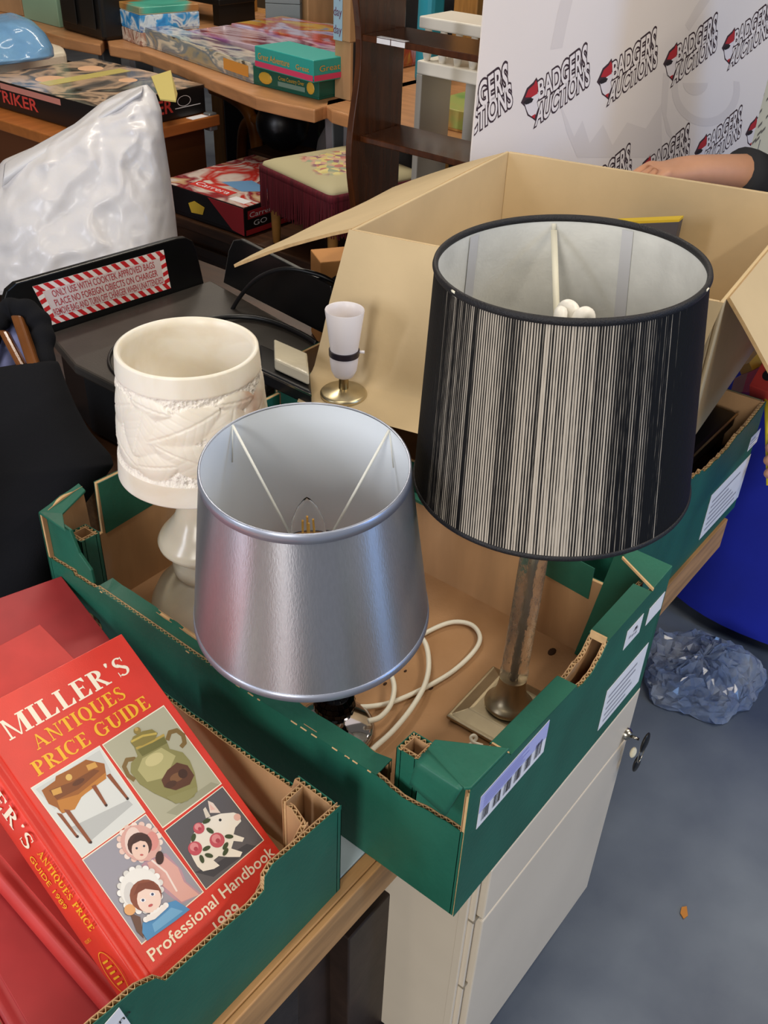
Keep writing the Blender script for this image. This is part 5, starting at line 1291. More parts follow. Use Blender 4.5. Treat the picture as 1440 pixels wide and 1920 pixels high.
mb = MB(mat('gold_print', 'd0a53a', .4)); mb.ball(O_+un*(L_*.22)+Z*.024, .02, (.2, 1.3, .8), 12); mb.text('Cross Country Over', O_+un*(L_*.42)+Z*.028, un*(L_*.38), Z*.010, n_)
mb.ball(O_+un*(L_*.89)+Z*.026, .016, (.2, .9, 1.), 12); mb.build('print', t)
mb = MB(mat('grey_green_print', '6f8f84', .4)); mb.para(O_+un*(L_*.41)+Z*.012, un*(L_*.40), Z*.012, n_*.0004); mb.build('panel_print', t)
zz = T2+.0505
t, A0, a, b = bx('boxed_game', 'teal and pink game box on top of the dark green one', [(588, 156), (480, 126), (634, 138)], zz, .055, TEAL, TEAL, dB=.13)
n_ = -b.normalized(); un = -a.normalized(); L_ = a.length; O_ = A0+a+n_*.0026; m_ = -un
mb = MB(mat('pink_print', 'cf3f66', .4)); mb.para(O_+Z*.004, un*L_, Z*.014, n_*.0004); mb.para(A0+un*.0026+Z*.004, b, Z*.014, un*.0004); mb.build('pink_band', t)
mb = MB(mat('orange_letters', 'd99a3a', .4)); mb.text('Great Adventure', O_+un*(L_*.06)+Z*.024, un*(L_*.55), Z*.016, n_, .0006); mb.text('Great', O_+un*(L_*.72)+Z*.024, un*(L_*.22), Z*.012, n_, .0006); mb.build('lettering', t); mb = MB(mat('orange_letters', 'd99a3a', .4)); mb.text('Great', A0+un*.003+b*.15+Z*.026, b*.6, Z*.014, un, .0006); mb.build('end_lettering', t)
PALEB = multi('pale_box_print', ['7a4a34', 'd8c9b8', 'a87a68', 'e0d8cc'], 30, .4, None, 2, 6.)
t, A0, a, b = bx('boxed_game', 'pale printed box at the bottom of the puzzle stack', [(268, 88), (201, 62), (350, 58)], T2, .04, PALEB, PALEB, dB=.26)
BLU = multi('blue_box_print', ['2f7fc0', '3f9ad8', 'd8e4ea', '1f5aa8'], 24, .35, None, 2, 7.)
carton('boxed_game', 'bright blue box in the middle of the puzzle stack', 'box', A0+Z*.0405, A0+a+Z*.0405, A0+b+Z*.0405, .05, BLU, BLU, GB)
PUZ = multi('puzzle_print', ['3f9a86', '4fb09a', 'a8743f', 'c0904f', '8a5a34'], 4, .3, None, 2, 3.)
carton('boxed_game', 'puzzle box with a brown and green lid on top of the stack', 'box', A0+Z*.091, A0+a+Z*.091, A0+b+Z*.091, .022, mat('cream_card', 'd8cba8', .6), PUZ, GB)
# far left table
BLK = mat('crate_black', '141313', .4)
t = thing('plastic_crate', 'black plastic storage crate with film wrapped things on the far left table', 'crate', V((1.75, 2.64, T2)))
A_ = atz(196, 78, T2); B_ = atz(117, 55, T2); a = B_-A_; b = V((-a.y, a.x, 0)).normalized()*.34; b = b if b.dot(FWD) > 0 else -b
mb = MB(BLK); mb.para(A_, a, b, (0, 0, .17)); mb.build('crate_body', t, bevel=.012)
mb = MB(BLK); n_ = -b.normalized()
for k in range(2): mb.para(A_+a*(.12+.44*k)+n_*.004+Z*.03, a*.32, Z*.10, n_*.004)
mb.build('panel', t, bevel=.004)
mb = MB(STEEL)
for k in (.03, .90): mb.para(A_+a*k+n_*.003+Z*.135, a*.07, Z*.025, n_*.006)
mb.build('catch', t, bevel=.003)
mb = MB(multi('film_heap', ['8a6a60', 'b5a79c', '5f5550', 'cfc6c0'], 20, .15, None, 3, 2., coat=.7)); mb.ball(A_+a*.45+b*.45+Z*.165, .13, (1., 1.1, .35), 20); mb.build('wrapped_heap', t, smooth=True)
MINT = mat('mint_box', '8fae92', .45)
A_ = atz(112, 52, T2); B_ = atz(46, 34, T2)
carton('storage_box', 'pale mint green box beside the black crate on the far left table', 'box', A_, B_, A_+(V((-(B_-A_).y, (B_-A_).x, 0)) if V((-(B_-A_).y, (B_-A_).x, 0)).dot(FWD) > 0 else V(((B_-A_).y, -(B_-A_).x, 0))), .20, MINT)
A_ = atz(44, 30, T2); carton('storage_box', 'large brown cardboard box at the top left corner', 'box', A_, A_+Y*.3-X*.02, A_+X*.3, .24, KRAFT)
# striker game on its stand
t = thing('side_cabinet', 'low brown cabinet under the long film wrapped football game', 'cabinet', (1.5, 2.3, 0))
s0 = atz(412, 214, .62); mb = MB(mat('teak', 'a4622e', .4, var=.1, scale=8, stretch=(1, 5, 5)))
mb.box((s0.x-.245, s0.y+.40, .604), .49, .80, .03); mb.build('top', t, bevel=.003)
mb = MB(mat('teak_dark', '5e3418', .5)); mb.box((s0.x-.245, s0.y+.42, .30), .45, .74, .575); mb.build('body', t)
mb = MB(mat('steel_cap', '8f9498', .4, metal=.6)); mb.box((s0.x-.02, s0.y+.02, .60), .03, .03, .05); mb.build('corner_cap', t, bevel=.004)
l_ = tag(MB(WHITE_PAPER).box((s0.x-.07, s0.y+.02, .6195), .06, .03, .0008).build('price_sticker'), 'white sticker on the brown cabinet corner beside the football game', 'sticker')
A_ = atz(386, 210, .6215); B_ = atz(186, 256, .6215); C_ = atz(0, 198, .6215)
STR = multi('striker_print', ['35302c', '6f6a66', 'd9b89a', '4a4644', '8f8a7a'], 7, .2, (1, 1, 1), 3, 3., coat=.6)
A2 = B_; t, A0, a, b = carton('boxed_game', 'long film wrapped football game box with red lettering, left of the white bag', 'box', A2, A_, A2+Y*.50, .075, mat('striker_side', '1d1a1a', .3), None, GB)
mb = MB(STR); mb.para(A0+V((0, 0, .0752)), a, b, (0, 0, .001)); mb.build('lid_print', t)
REDL = mat('red_letters', 'c9463f', .35); n_ = -b.normalized(); ua = a.normalized()
mb = MB(REDL); mb.text('STRIKER', A0+a*.18+n_*.0006+Z*.020, a*.50, Z*.036, n_, .0004, .02)
nl = -ua; ub = b.normalized(); mb.text('STRIKER', A0+b*.985+nl*.0006+Z*.018, -ub*.235, Z*.032, nl, .0004, .02); mb.build('lettering', t)
mb = MB(mat('pink_panel', 'c9867a', .3)); mb.para(A0+nl*.0004+b*.30+Z*.054, b*.55, Z*.016, nl*.0003); mb.build('side_band', t)
mb = MB(WHITE_PAPER); mb.rings([[A0+a*.79+n_*.0012+ua*(.020+.012*k)*math.cos(q*.4)+Z*(.044+(.012+.008*k)*math.sin(q*.4)*.9) for q in range(16)] for k in (.3, .5)], cap=False, closed=True); mb.para(A0+a*.70+n_*.0006+Z*.026, a*.25, Z*.002, n_*.0004); mb.build('swirl_print', t)
YF = mat('yellow_film', 'd9c878', .3, coat=.5)
mb = MB(YF); q_ = [atz(x, y, .70) for x, y in ((330, 192), (333, 178), (322, 155), (285, 160), (300, 188))]; mb.prism([q_[0], q_[1], q_[2]+Z*.03, q_[3]+Z*.02, q_[4]], (0, 0, .004)); mb.build('torn_tape', t)
mb = MB(YF); mb.para(A0+a*.15+b*.55+Z*.0765, a*.75, b*.10, (0, 0, .0006)); mb.build('tape_strip', t)
mb = MB(mat('print_face', 'e3b48e', .4))
for x, y, r in ((95, 148, .045), (170, 128, .04), (240, 150, .03)):
    p = atz(x, y, .698); mb.ball(V((p.x, p.y, .6975)), r, (1, 1, .02), 14)
mb.build('figure_print', t)
# white slab and blue bag
t = thing('polystyrene_tray', 'white polystyrene tray under the blue plastic bag at the left edge', 'tray', atz(60, 140, .62))
A_, B_, C_ = atz(129, 134, .63), atz(-60, 168, .63), atz(118, 102, .63)
mb = MB(mat('polystyrene', 'e8ddc9', .8, bump=.2, bscale=200)); a = B_-A_; b = C_-A_; mb.para(A_, a, b, (0, 0, .06)); mb.build('slab', t, bevel=.012)
mb = MB(mat('polystyrene', 'e8ddc9', .8))
for k in range(4): mb.para(A_+a*(.25+.12*k)+b*.3+Z*.06, a*.05, b*.5, (0, 0, .012))
mb.build('rib', t, bevel=.003)
t = thing('side_cabinet', 'dark cabinet carrying the polystyrene tray at the left edge', 'cabinet', (1.45, 2.95, 0))
pc_ = (A_+B_+C_)/3; mb = MB(DARKWOOD); mb.box((pc_.x, pc_.y+.12, .311), .34, .24, .622); mb.build('body', t)
mb = MB(DARKWOOD); mb.box((pc_.x, pc_.y+.12, .626), .36, .26, .007); mb.build('top', t)
BB = mat('blue_film_bag', '7fb0dc', .18, bump=1., bscale=22, coat=.5, trans=.3, ior=1.15)
bb_ = thing('plastic_bag', 'translucent blue plastic bag on the white polystyrene tray', 'bag', atz(30, 120, .69))
blob_px([(-20, 20, 30, 22, 3.0, .03), (-50, 60, 50, 38, 2.98, .08), (-60, 85, 75, 62, 2.97, .10), (-60, 100, 100, 88, 2.96, .11), (-60, 102, 122, 106, 2.95, .10), (-50, 90, 130, 112, 2.95, .08)], BB, 'bag_body', bb_, seg=64, amp=.05, fq=9, seed=3.)
# word box, leaning board, things at the back
LB = mat('pale_blue_box', '9ab8cc', .5)
t, A0, a, b = bx('brown_carton', 'brown carton with a black stripe under the pale blue word box', [(656, 190), (634, 184), (700, 196)], T2, .144, KRAFT, None, grp=None, dA=.06, dB=.12)
mb = MB(INK); mb.para(A0+a.normalized()*-.0006+b*.2, b*.25, Z*.144, a.normalized()*-.0005); mb.build('black_stripe', t)
Aw = A0+Z*.1445-b.normalized()*.004
t, A0, a, b = carton('word_box', 'pale blue box printed with the word day on a brown carton', 'box', Aw, Aw+a, Aw+b, .14, KRAFT)
n_ = -b.normalized(); mb = MB(LB); mb.para(A0+n_*.0005+a*.45, a*.55, Z*.14, n_*.001); mb.build('blue_wrap', t)
mb = MB(mat('plum_letters', '6a3a5a', .5))
for k in range(3): mb.text('day', A0+a*.98+n_*.002+Z*(.10-.042*k), -a*.5, Z*.020, n_)
mb.build('lettering', t)
t = thing('cream_board', 'cream board leaning behind the dark shelves', 'board', atD(665, 66, 2.6))
mb = MB(mat('cream_paint', 'e6d9b8', .5)); q_ = [atD(x, y, 2.62) for x, y in ((656, 72), (700, -10), (716, -10), (690, 75))]; mb.prism(q_, FWD*.012); mb.build('panel', t)
PINE = mat('pine_post', 'a8763a', .5, var=.15, scale=10, stretch=(8, 8, 1))
t = thing('pine_rack', 'pine shelving posts standing behind the games table', 'rack', (2.2, 2.5, 0))
for x, w_ in ((405, .06), (467, .04)):
    p = atX(x, 20, 2.52); mb = MB(PINE); mb.box((2.52, p.y, .8), .05, w_*1.15, 1.6); mb.build('post', t, bevel=.003)
mb = MB(PINE); mb.box((2.56, 2.85, .70), .10, .9, .03); mb.build('shelf_board', t)
j = thing('glass_jar', 'glass jar of coloured marbles between the pine posts', 'jar', (2.56, atX(438, 40, 2.50).y, .7155))
p = atX(438, 30, 2.55); mb = MB(mat('jar_glass', 'f4f6f2', .05, trans=.9, ior=1.2)); mb.lathe([(.01, .716), (.055, .716), (.058, .73), (.058, .93), (.05, .95), (.05, .97)], 24, Matrix.Translation((2.56, p.y, 0)), cap=False); mb.build('glass', j, smooth=True)
rnd = random.Random(6); cols = [mat('marble_'+c, c, .15) for c in ('6f8f6a', 'd9c23f', 'e6e2d8', 'b84a5a', '3f5f4a', '8fa59a')]
mb = MB(cols[0])
for k in range(90):
    mb.use(cols[k % 6]); r_ = rnd.uniform(0, .042); a_ = rnd.uniform(0, 2*PI); mb.ball((2.56+r_*math.cos(a_), p.y+r_*math.sin(a_), .735+.013*(k//9)), .011, seg=8)
o = mb.build('marbles', j, smooth=True); o['kind'] = 'stuff'
SLATE = mat('slate_box', '6f7a80', .5)
for k in range(2):
    A_ = V((2.22, 2.40, T2+.091*k)); carton('grey_box', ['grey box at the bottom of the pair behind the games', 'grey box on top of the pair behind the games'][k], 'box', A_, A_+V((.07, -.10, 0)), A_+V((.12, .08, 0)), .09, SLATE, None, 'pair of grey boxes')
A_ = atz(578, 60, T2); B_ = atz(530, 50, T2)
t, A0, a, b = carton('open_carton', 'open brown carton of small toys with two white labels behind the games', 'box', A_, B_, A_+X*.15+Y*.06, .13, KRAFT)
n_ = -b.normalized(); mb = MB(WHITE_PAPER)
for k in range(2): mb.para(A0+a*.38+n_*.0025+Z*(.035+.045*k), a*.28, Z*.036, n_*.0006)
mb.build('label', t)
rnd = random.Random(12)
for k, (c, lb) in enumerate((('c2452f', 'red figure'), ('1e1e22', 'black figure'), ('b9b9b6', 'silver figure'), ('8a2f2a', 'dark red figure'), ('3a3f48', 'slate figure'))):
    p = A0+a*(.15+.17*k)+b*.4+Z*.132; mb = MB(mat('toy_'+c, c, .35)); mb.ball(p+Z*.012, .018, (1, .8, 1.6), 10); mb.ball(p+Z*.045, .012, seg=10); tag(mb.build('toy_figure', None, smooth=True, weld=.0), 'small '+lb+' poking out of the open carton', 'toy', 'toys in the open carton')
NAVY = mat('navy_enamel', '1b2358', .2, coat=.5)
p = atz(655, 66, T2); t = thing('enamel_jug', 'navy and white enamel jug with a white label behind the games', 'jug', V((p.x+.05, p.y, T2)))
mb = MB(NAVY); mb.lathe([(0, T2), (.07, T2), (.085, T2+.05), (.08, T2+.14), (.06, T2+.19), (.065, T2+.23), (.0, T2+.23)], 28, Matrix.Translation((p.x+.05, p.y, 0))); mb.build('body', t, smooth=True, auto=60)
mb = MB(WHITE_PAPER); n_ = (CAM-p); n_.z = 0; n_.normalize(); s_ = V((-n_.y, n_.x, 0)); q = V((p.x+.05, p.y, 0))+n_*.086
mb.para(q-s_*.045+Z*(T2+.05), s_*.035, Z*.045, n_*.001); mb.ball(q+s_*.02+Z*(T2+.11), .022, (.9, .9, 1.), 14); mb.build('label', t)
t = thing('clear_wrapped_heap', 'heap of crumpled clear wrapping between the games and the jug', 'wrapping', atz(610, 75, T2))
p = atz(612, 72, T2); mb = MB(mat('clear_wrap', 'b9b0a4', .12, bump=1., bscale=45, trans=.35, ior=1.2, coat=.6)); mb.ball(p+Z*.02, .06, (1., 1.2, .45), 18); mb.build('wrapping', t, smooth=True)
# toys on a dark shelf at the back, over the puzzle stack
t = thing('dark_shelf', 'dark low shelf of small metal toys behind the puzzle stack', 'shelf', (2.3, 2.9, T2))
q_ = [atz(x, y, T2) for x, y in ((398, 52), (330, 36))]; y0_, y1_ = q_[0].y, q_[1].y+.35; xx = q_[0].x+.05
mb = MB(BLK); mb.box((xx+.08, (y0_+y1_)/2, T2+.075), .18, y1_-y0_, .02); mb.build('board', t, bevel=.003)
for y in (y0_+.02, y1_-.02): mb = MB(BLK); mb.box((xx+.08, y, T2+.033), .18, .03, .066); mb.build('support', t)
rnd = random.Random(2)
for k in range(11):
    c = ['b9b9bd', '8a8f98', 'd8602f', '5f646c', 'c9c6c0', '3c3f48'][k % 6]; y = y0_+.05+(y1_-y0_-.1)*k/10
    mb = MB(mat('metal_toy_'+c, c, .25, metal=.5)); mb.ball((xx+.06+.04*(k % 2), y, T2+.113), .028, (.9, .8, 1), 12); tag(mb.build('toy', None, smooth=True), 'small metal toy in the row on the dark shelf behind the puzzles', 'toy', 'metal toys on the dark shelf')
# pine glazed cupboard behind the white rack
t = thing('glazed_cupboard', 'pine framed cupboard with dark glass behind the dark shelves', 'cupboard', (2.9, 1.9, 0))
c0, c1 = atX(786, 30, 2.75), atX(1000, 30, 2.75)
mb = MB(PINE); p0 = atX(880, 30, 2.72); mb.box((2.72, p0.y, .9), .06, .10, 1.8); mb.build('frame_post', t, bevel=.004)
p1 = atX(706, 30, 2.72); mb = MB(PINE); mb.box((2.72, p1.y+.05, .9), .06, .08, 1.8); mb.build('frame_post', t, bevel=.004)
mb = MB(mat('dark_glass', '2a2a2a', .06, var=.4, scale=5, spec=.8)); mb.box((2.74, (p0.y+p1.y)/2, .9), .02, abs(p1.y-p0.y), 1.8); mb.build('glass_pane', t)
mb = MB(mat('dark_back', '1c1510', .9)); mb.box((2.95, (p0.y+p1.y)/2-.4, .9), .3, 2.2, 1.8); mb.build('cabinet_body', t)
t, A0, a, b = carton('boxed_game', 'green and brown board game lying on the beech table behind the white rack', 'box', V((1.60, .85, T2)), V((1.60, 1.25, T2)), V((1.9, .85, T2)), .05, mat('game_edge', 'b78a4a', .6), multi('game_green', ['6f9a4f', '9aa85a', 'c09a55', '8fae6a'], 7, .4, None, 2, 1.), GB)
p = atz(800, 75, T2); t = thing('blue_bottle', 'turquoise bottle with a yellow cap in front of the dark glass cupboard', 'bottle', V((p.x, p.y, T2)))
p = atX(806, 60, 2.0); mb = MB(mat('turquoise', '2f93ab', .3)); mb.box((2.0, p.y, T2+.14), .07, .055, .28); mb.build('body', t, bevel=.015)
mb = MB(mat('yellow_cap', 'c9cf4a', .4)); mb.box((2.0, p.y, T2+.295), .05, .04, .03); mb.build('cap', t, bevel=.008)

# ------------------------------------------------------------------ clutter in the shade under the beech tables
ORW = mat('orange_bentwood', 'a8641f', .4)
t = thing('bentwood_chair', 'small orange bentwood chair in the shade under the games table', 'chair', (1.95, 2.1, 0))
for (pp, r_) in (([(398, 165), (428, 178), (462, 205), (478, 250), (486, 320)], .022), ([(452, 330), (455, 250), (470, 225), (492, 232), (512, 262), (520, 320)], .018)):
    mb = MB(ORW); mb.tube(smooth_path([atX(x, y, 1.98) for x, y in pp], 6), r_, 10); mb.build('bent_rail', t, smooth=True)
mb = MB(ORW); mb.lathe([(0, .24), (.09, .24), (.10, .25), (.09, .265), (0, .265)], 28, Matrix.Translation((1.90, 2.14, 0))); mb.build('seat', t, smooth=True, auto=40)
for k in range(4):
    a_ = PI/4+k*PI/2; mb = MB(ORW); mb.tube([(1.90+.07*math.cos(a_), 2.14+.07*math.sin(a_), .24), (1.90+.09*math.cos(a_), 2.14+.09*math.sin(a_), 0)], .012); mb.build('leg', t, smooth=True)
t = thing('black_pot', 'round black pot in the shade under the games table end', 'pot', (1.9, 1.7, 0))
p = atX(530, 232, 1.85); mb = MB(mat('cast_iron', '0d0d0e', .35)); mb.ball(p, .085, (1, 1, .95), 24); mb.build('pot_body', t, smooth=True)
mb = MB(DARKWOOD); mb.box((p.x, p.y, (p.z-.08)/2), .16, .16, p.z-.08); mb.build('stand', t)
mb = MB(mat('navy_crate', '151a33', .5)); p = atX(500, 205, 2.1); tag(mb.box((2.12, p.y, .27), .18, .30, .54).build('storage_tub', bevel=.01), 'dark navy tub standing behind the black pot under the table', 'tub')
mb = MB(mat('bottle_green_bag', '17382f', .8, bump=.5, bscale=20)); p = atX(430, 200, 2.15); mb.ball((2.40, p.y, .25), .25, (.6, .8, 1.), 20); tag(mb.build('green_bag', None, smooth=True), 'dark green bag in the shade under the games table', 'bag')
mb = MB(mat('grey_bundle', '5d5a58', .7, bump=.6, bscale=14)); p = atX(655, 245, 1.75); mb.ball((1.82, p.y, p.z-.10), .14, (.8, 1.2, 1.), 20); tag(mb.build('bundle', None, smooth=True), 'grey film wrapped bundle under the right hand beech table', 'bundle')
# ------------------------------------------------------------------ printed banner
BA = math.radians(-8); bd = V((math.cos(BA), math.sin(BA), 0)); bn = V((bd.y, -bd.x, 0)); B0 = atD(896, 150, 1.65); B0.z = 0
BW, BHt = 1.06, 2.0
def bp(x, y): return onp(x, y, B0, bn)
def sz(p): return (p-B0).dot(bd), p.z
t = thing('banner', 'tall white printed pull up banner repeated with auction logos', 'banner', B0+bd*(BW/2))
mb = MB(mat('banner_cloth', 'ece5e3', .6, var=.015, scale=3, bump=.05, bscale=500)); mb.para(B0+Z*.06, bd*BW, Z*(BHt-.06), -bn*.003); sheet = mb.build('sheet', t)
mb = MB(STEEL); mb.para(B0-bd*.02-bn*.04, bd*(BW+.04), Z*.06, bn*.09); mb.build('base_cassette', t, bevel=.006)
mb = MB(STEEL); mb.tube([B0+bd*BW/2-bn*.02+Z*.05, B0+bd*BW/2-bn*.02+Z*2.0], .01); mb.build('pole', t, smooth=True)
mb = MB(STEEL); mb.para(B0+Z*1.99-bn*.012, bd*BW, Z*.02, bn*.02); mb.build('top_rail', t)
def P_(s, z, l): return B0+bd*s+Z*z+bn*(.0002+.00022*l)
def faint(pts, nm='faint_shape'):
    mb = MB(mat('banner_faint', 'e1dad9', .6)); mb.face([P_(*sz(bp(880+x/2.571, y/2.571)), 0) for x, y in pts]); return mb
mb = faint([(390, 240), (425, 60), (440, 0), (498, 0), (470, 120), (448, 230)])
for q in ([(430, 480), (470, 570), (505, 660), (545, 580), (580, 690), (645, 600), (690, 700), (760, 590), (850, 620), (925, 500), (930, 760), (520, 760), (470, 640)],):
    mb.use(mat('banner_faint', 'e1dad9', .6)); mb.face([P_(*sz(bp(880+x/2.571, y/2.571)), 0) for x, y in q])
ringp = [(1140+165*math.cos(a), 430+180*math.sin(a)) for a in [PI*k/16-.2 for k in range(20)]]; ringq = [(1140+135*math.cos(a), 420+150*math.sin(a)) for a in [PI*k/16-.2 for k in range(20)]]
for k in range(19):
    mb.face([P_(*sz(bp(880+x/2.571, y/2.571)), 0) for x, y in (ringp[k], ringp[k+1], ringq[k+1], ringq[k])])
mb.face([P_(*sz(bp(880+x/2.571, y/2.571)), .1) for x, y in [(1090+60*math.cos(a), 400+60*math.sin(a)) for a in [PI*k/9 for k in range(10)]]])
mb.face([P_(*sz(bp(880+x/2.571, y/2.571)), 0) for x, y in [(1090, 30), (1110, 0), (1160, 0), (1060, 150), (1040, 120)]])
mb.face([P_(*sz(bp(880+x/2.571, y/2.571)), 0) for x, y in [(935, 350), (965, 360), (950, 560), (990, 690), (950, 640), (925, 520)]])
mb.build('faint_pattern', sheet)
DK = mat('logo_dark', '43333a', .6); LTc = mat('logo_light', 'efe8e8', .6); RDc = mat('logo_red', 'b53038', .6); WHc = mat('logo_white', 'e6e0e4', .6); BKc = mat('logo_black', '2a2428', .6)
cxy = lambda x, y: sz(bp(880+x/2.571, y/2.571))
K = {n_: cxy(*p) for n_, p in dict(bbl=(336, 476), bbr=(562, 338), btl=(330, 397), btr=(566, 214), abl=(316, 606), abr=(578, 404), atl=(330, 512), atr=(576, 308)).items()}
capo = [cxy(x, y) for x, y in [(268, 470), (283, 432), (310, 408), (320, 385), (330, 410), (328, 450), (300, 468)]]
face = [cxy(x, y) for x, y in [(266, 500), (296, 474), (326, 440), (334, 446), (335, 470), (325, 492), (331, 520), (320, 552), (300, 562), (284, 550), (274, 526)]]
mask = [cxy(x, y) for x, y in [(260, 492), (273, 480), (298, 472), (308, 476), (300, 492), (284, 500), (270, 504)]]
outl = [cxy(x, y) for x, y in [(253, 494), (266, 464), (280, 428), (308, 402), (322, 380), (334, 408), (334, 450), (336, 470), (326, 494), (332, 522), (318, 578), (304, 566), (282, 552), (270, 512)]]
jaw = [cxy(x, y) for x, y in [(298, 560), (318, 548), (314, 572), (304, 566)]]
oc = (sum(p[0] for p in outl)/len(outl), sum(p[1] for p in outl)/len(outl)); outl = [(oc[0]+(a-oc[0])*1.10, oc[1]+(b-oc[1])*1.07) for a, b in outl]
step, drop = .2275, .222
for row in range(-1, 2):
    for k in range(-1, 5):
        ds, dz = step*k-(.02 if row == 1 else -.02 if row == -1 else 0), (.040*k*step) - drop*row
        if row == 1: dz += -.0
        def q_(n_): return P_(K[n_][0]+ds, K[n_][1]+dz, 0)
        if K['bbl'][0]+ds < -.19 or K['bbr'][0]+ds > BW+.2: continue
        mb = MB(DK); clip = K['bbl'][0]+ds < 0
        def words(b, l):
            quad_text(mb, 'BADGERS', q_('bbl'), q_('bbr'), q_('btl'), q_('btr'), bn, l, b); quad_text(mb, 'AUCTIONS', q_('abl'), q_('abr'), q_('atl'), q_('atr'), bn, l, b)
        words(.088, .0002); mb.use(LTc); words(.022, .00045)
        def pol(m_, pts, l): mb.use(m_); mb.face([P_(s+ds, z+dz, l) for s, z in pts])
        pol(DK, outl, 0); pol(WHc, face, 1); pol(RDc, capo, 2); pol(BKc, mask, 3); pol(RDc, jaw, 2)
        if clip or K['abl'][0]+ds < 0.0:
            bmesh.ops.bisect_plane(mb.bm, geom=mb.bm.verts[:]+mb.bm.edges[:]+mb.bm.faces[:], plane_co=B0+bd*.002, plane_no=-bd, clear_outer=True)
        if K['bbr'][0]+ds > BW-.004 and len(mb.bm.faces):
            bmesh.ops.bisect_plane(mb.bm, geom=mb.bm.verts[:]+mb.bm.edges[:]+mb.bm.faces[:], plane_co=B0+bd*(BW-.002), plane_no=bd, clear_outer=True)
        if len(mb.bm.faces): mb.build('logo', sheet)
        else: mb.bm.free()
# notice board seen past the banner's right edge
t = thing('notice_board', 'cream notice sheet with grey handwriting beyond the right edge of the banner', 'notice', atD(1450, 200, 2.9))
q0, q1, q2, q3 = [atD(x, y, 2.75) for x, y in ((1405, 120), (1520, 108), (1470, 330), (1370, 340))]
q2 = V((q1.x, q1.y, q2.z)); q3 = V((q0.x, q0.y, q3.z)); nn = (q1-q0).cross(q3-q0).normalized(); nn = nn if nn.dot(CAM-q0) > 0 else -nn
mb = MB(mat('cream_notice', 'd9d6c2', .6)); mb.prism([q0, q1, q2, q3], -nn*.006); mb.build('sheet', t)
mb = MB(mat('violet_band', '5f5878', .6)); mb.prism([q0.lerp(q3, .08), q1.lerp(q2, .08), q1.lerp(q2, .13), q0.lerp(q3, .13)], nn*.001); mb.build('band', t)
mb = MB(mat('pencil', '6f6b66', .7)); rnd = random.Random(9)
for k in range(26):
    a_, b_ = rnd.uniform(.05, .7), rnd.uniform(.3, .85); o_ = q0+(q1-q0)*a_+(q3-q0)*b_; mb.prism([o_, o_+(q1-q0)*.05+Z*.012, o_+(q1-q0)*.05+Z*.004, o_-Z*.008], nn*.001)
mb.build('writing', t)
for x, y in ((.5, .0),):
    mb = MB(GREYM); c = (q0+q1)/2-nn*.02; mb.box((c.x, c.y, q2.z/2), .03, .03, q2.z+.1); mb.build('post', t)

# ------------------------------------------------------------------ person reaching past the banner
def skin_mesh(name, parent, nodes, edges, m, sub=2):
    me = bpy.data.meshes.new(name); off = wloc(parent)
    me.from_pydata([V(p[0])-off for p in nodes], edges, []); o = bpy.data.objects.new(name, me); COL.objects.link(o); o.parent = parent; me.materials.append(m)
    sk_ = o.modifiers.new('skin', 'SKIN'); sk_.use_smooth_shade = True
    for i, p in enumerate(nodes):
        d = me.skin_vertices[0].data[i]; r_ = p[1]; d.radius = r_ if isinstance(r_, tuple) else (r_, r_); d.use_root = (i == 0)
    sd = o.modifiers.new('sub', 'SUBSURF'); sd.levels = sub; sd.render_levels = sub; return o
SKIN = mat('skin', 'd09a78', .5, sss=.15, var=.04, scale=30)
wr = atD(1306, 322, 1.785); hd_ = atD(1250, 322, 1.765); el_ = wr+(atD(1395, 305, 1.82)-atD(1240, 305, 1.76)).normalized()*.235; el_.z -= .01
pc = V((1.50, -.01, 0))
person = thing('person', 'person in dark top and royal blue skirt, one arm stretched out before the banner', 'person', pc)
fd = (hd_-wr).normalized(); sd_ = fd.cross(Z).normalized(); dn_ = V((0, 0, -1))
N_ = []; E_ = []
def nd(p, r, par=None):
    N_.append((p, r)); i = len(N_)-1
    if par is not None: E_.append((par, i))
    return i
pel = nd(pc+Z*.93, .12); ch_ = nd(pc+V((-.04, .02, 1.18)), (.14, .11), pel); nk = nd(pc+V((-.07, .03, 1.37)), .055, ch_); hb = nd(pc+V((-.09, .04, 1.46)), .062, nk); hc = nd(pc+V((-.11, .045, 1.54)), .085, hb); ht = nd(pc+V((-.10, .045, 1.61)), .06, hc)
for s in (1, -1):
    hp = nd(pc+V((0, .09*s, .86)), .085, pel); kn = nd(pc+V((-.02, .10*s, .48)), .055, hp); an = nd(pc+V((.02, .10*s, .09)), .036, kn); to = nd(pc+V((-.13, .11*s, .03)), .03, an)
def hand(wi, w_, f_, up_, fold):
    s_ = f_.cross(up_).normalized()
    pm = nd(w_+f_*.045, (.036, .021), wi); kb = nd(w_+f_*.082, (.034, .016), pm)
    for j, (ln_, off) in enumerate(((.066, .029), (.074, .010), (.070, -.009), (.056, -.027))):
        b = w_+f_*.090+s_*off; d1_ = (f_*math.cos(fold*.5)-up_*math.sin(fold*.5)); d2_ = (f_*math.cos(fold)-up_*math.sin(fold)); d3_ = (f_*math.cos(fold*1.7)-up_*math.sin(fold*1.7))
        a0 = nd(b, .0095, kb); a1 = nd(b+d1_*ln_*.48, .0092, a0); a2 = nd(b+d1_*ln_*.48+d2_*ln_*.34, .0086, a1); nd(b+d1_*ln_*.48+d2_*ln_*.34+d3_*ln_*.26, .0075, a2)
    t0 = nd(w_+f_*.030+s_*.030-up_*.006, .0125, pm); t1 = nd(w_+f_*.058+s_*.050-up_*.016, .0105, t0); nd(w_+f_*.080+s_*.054-up_*.030, .009, t1)
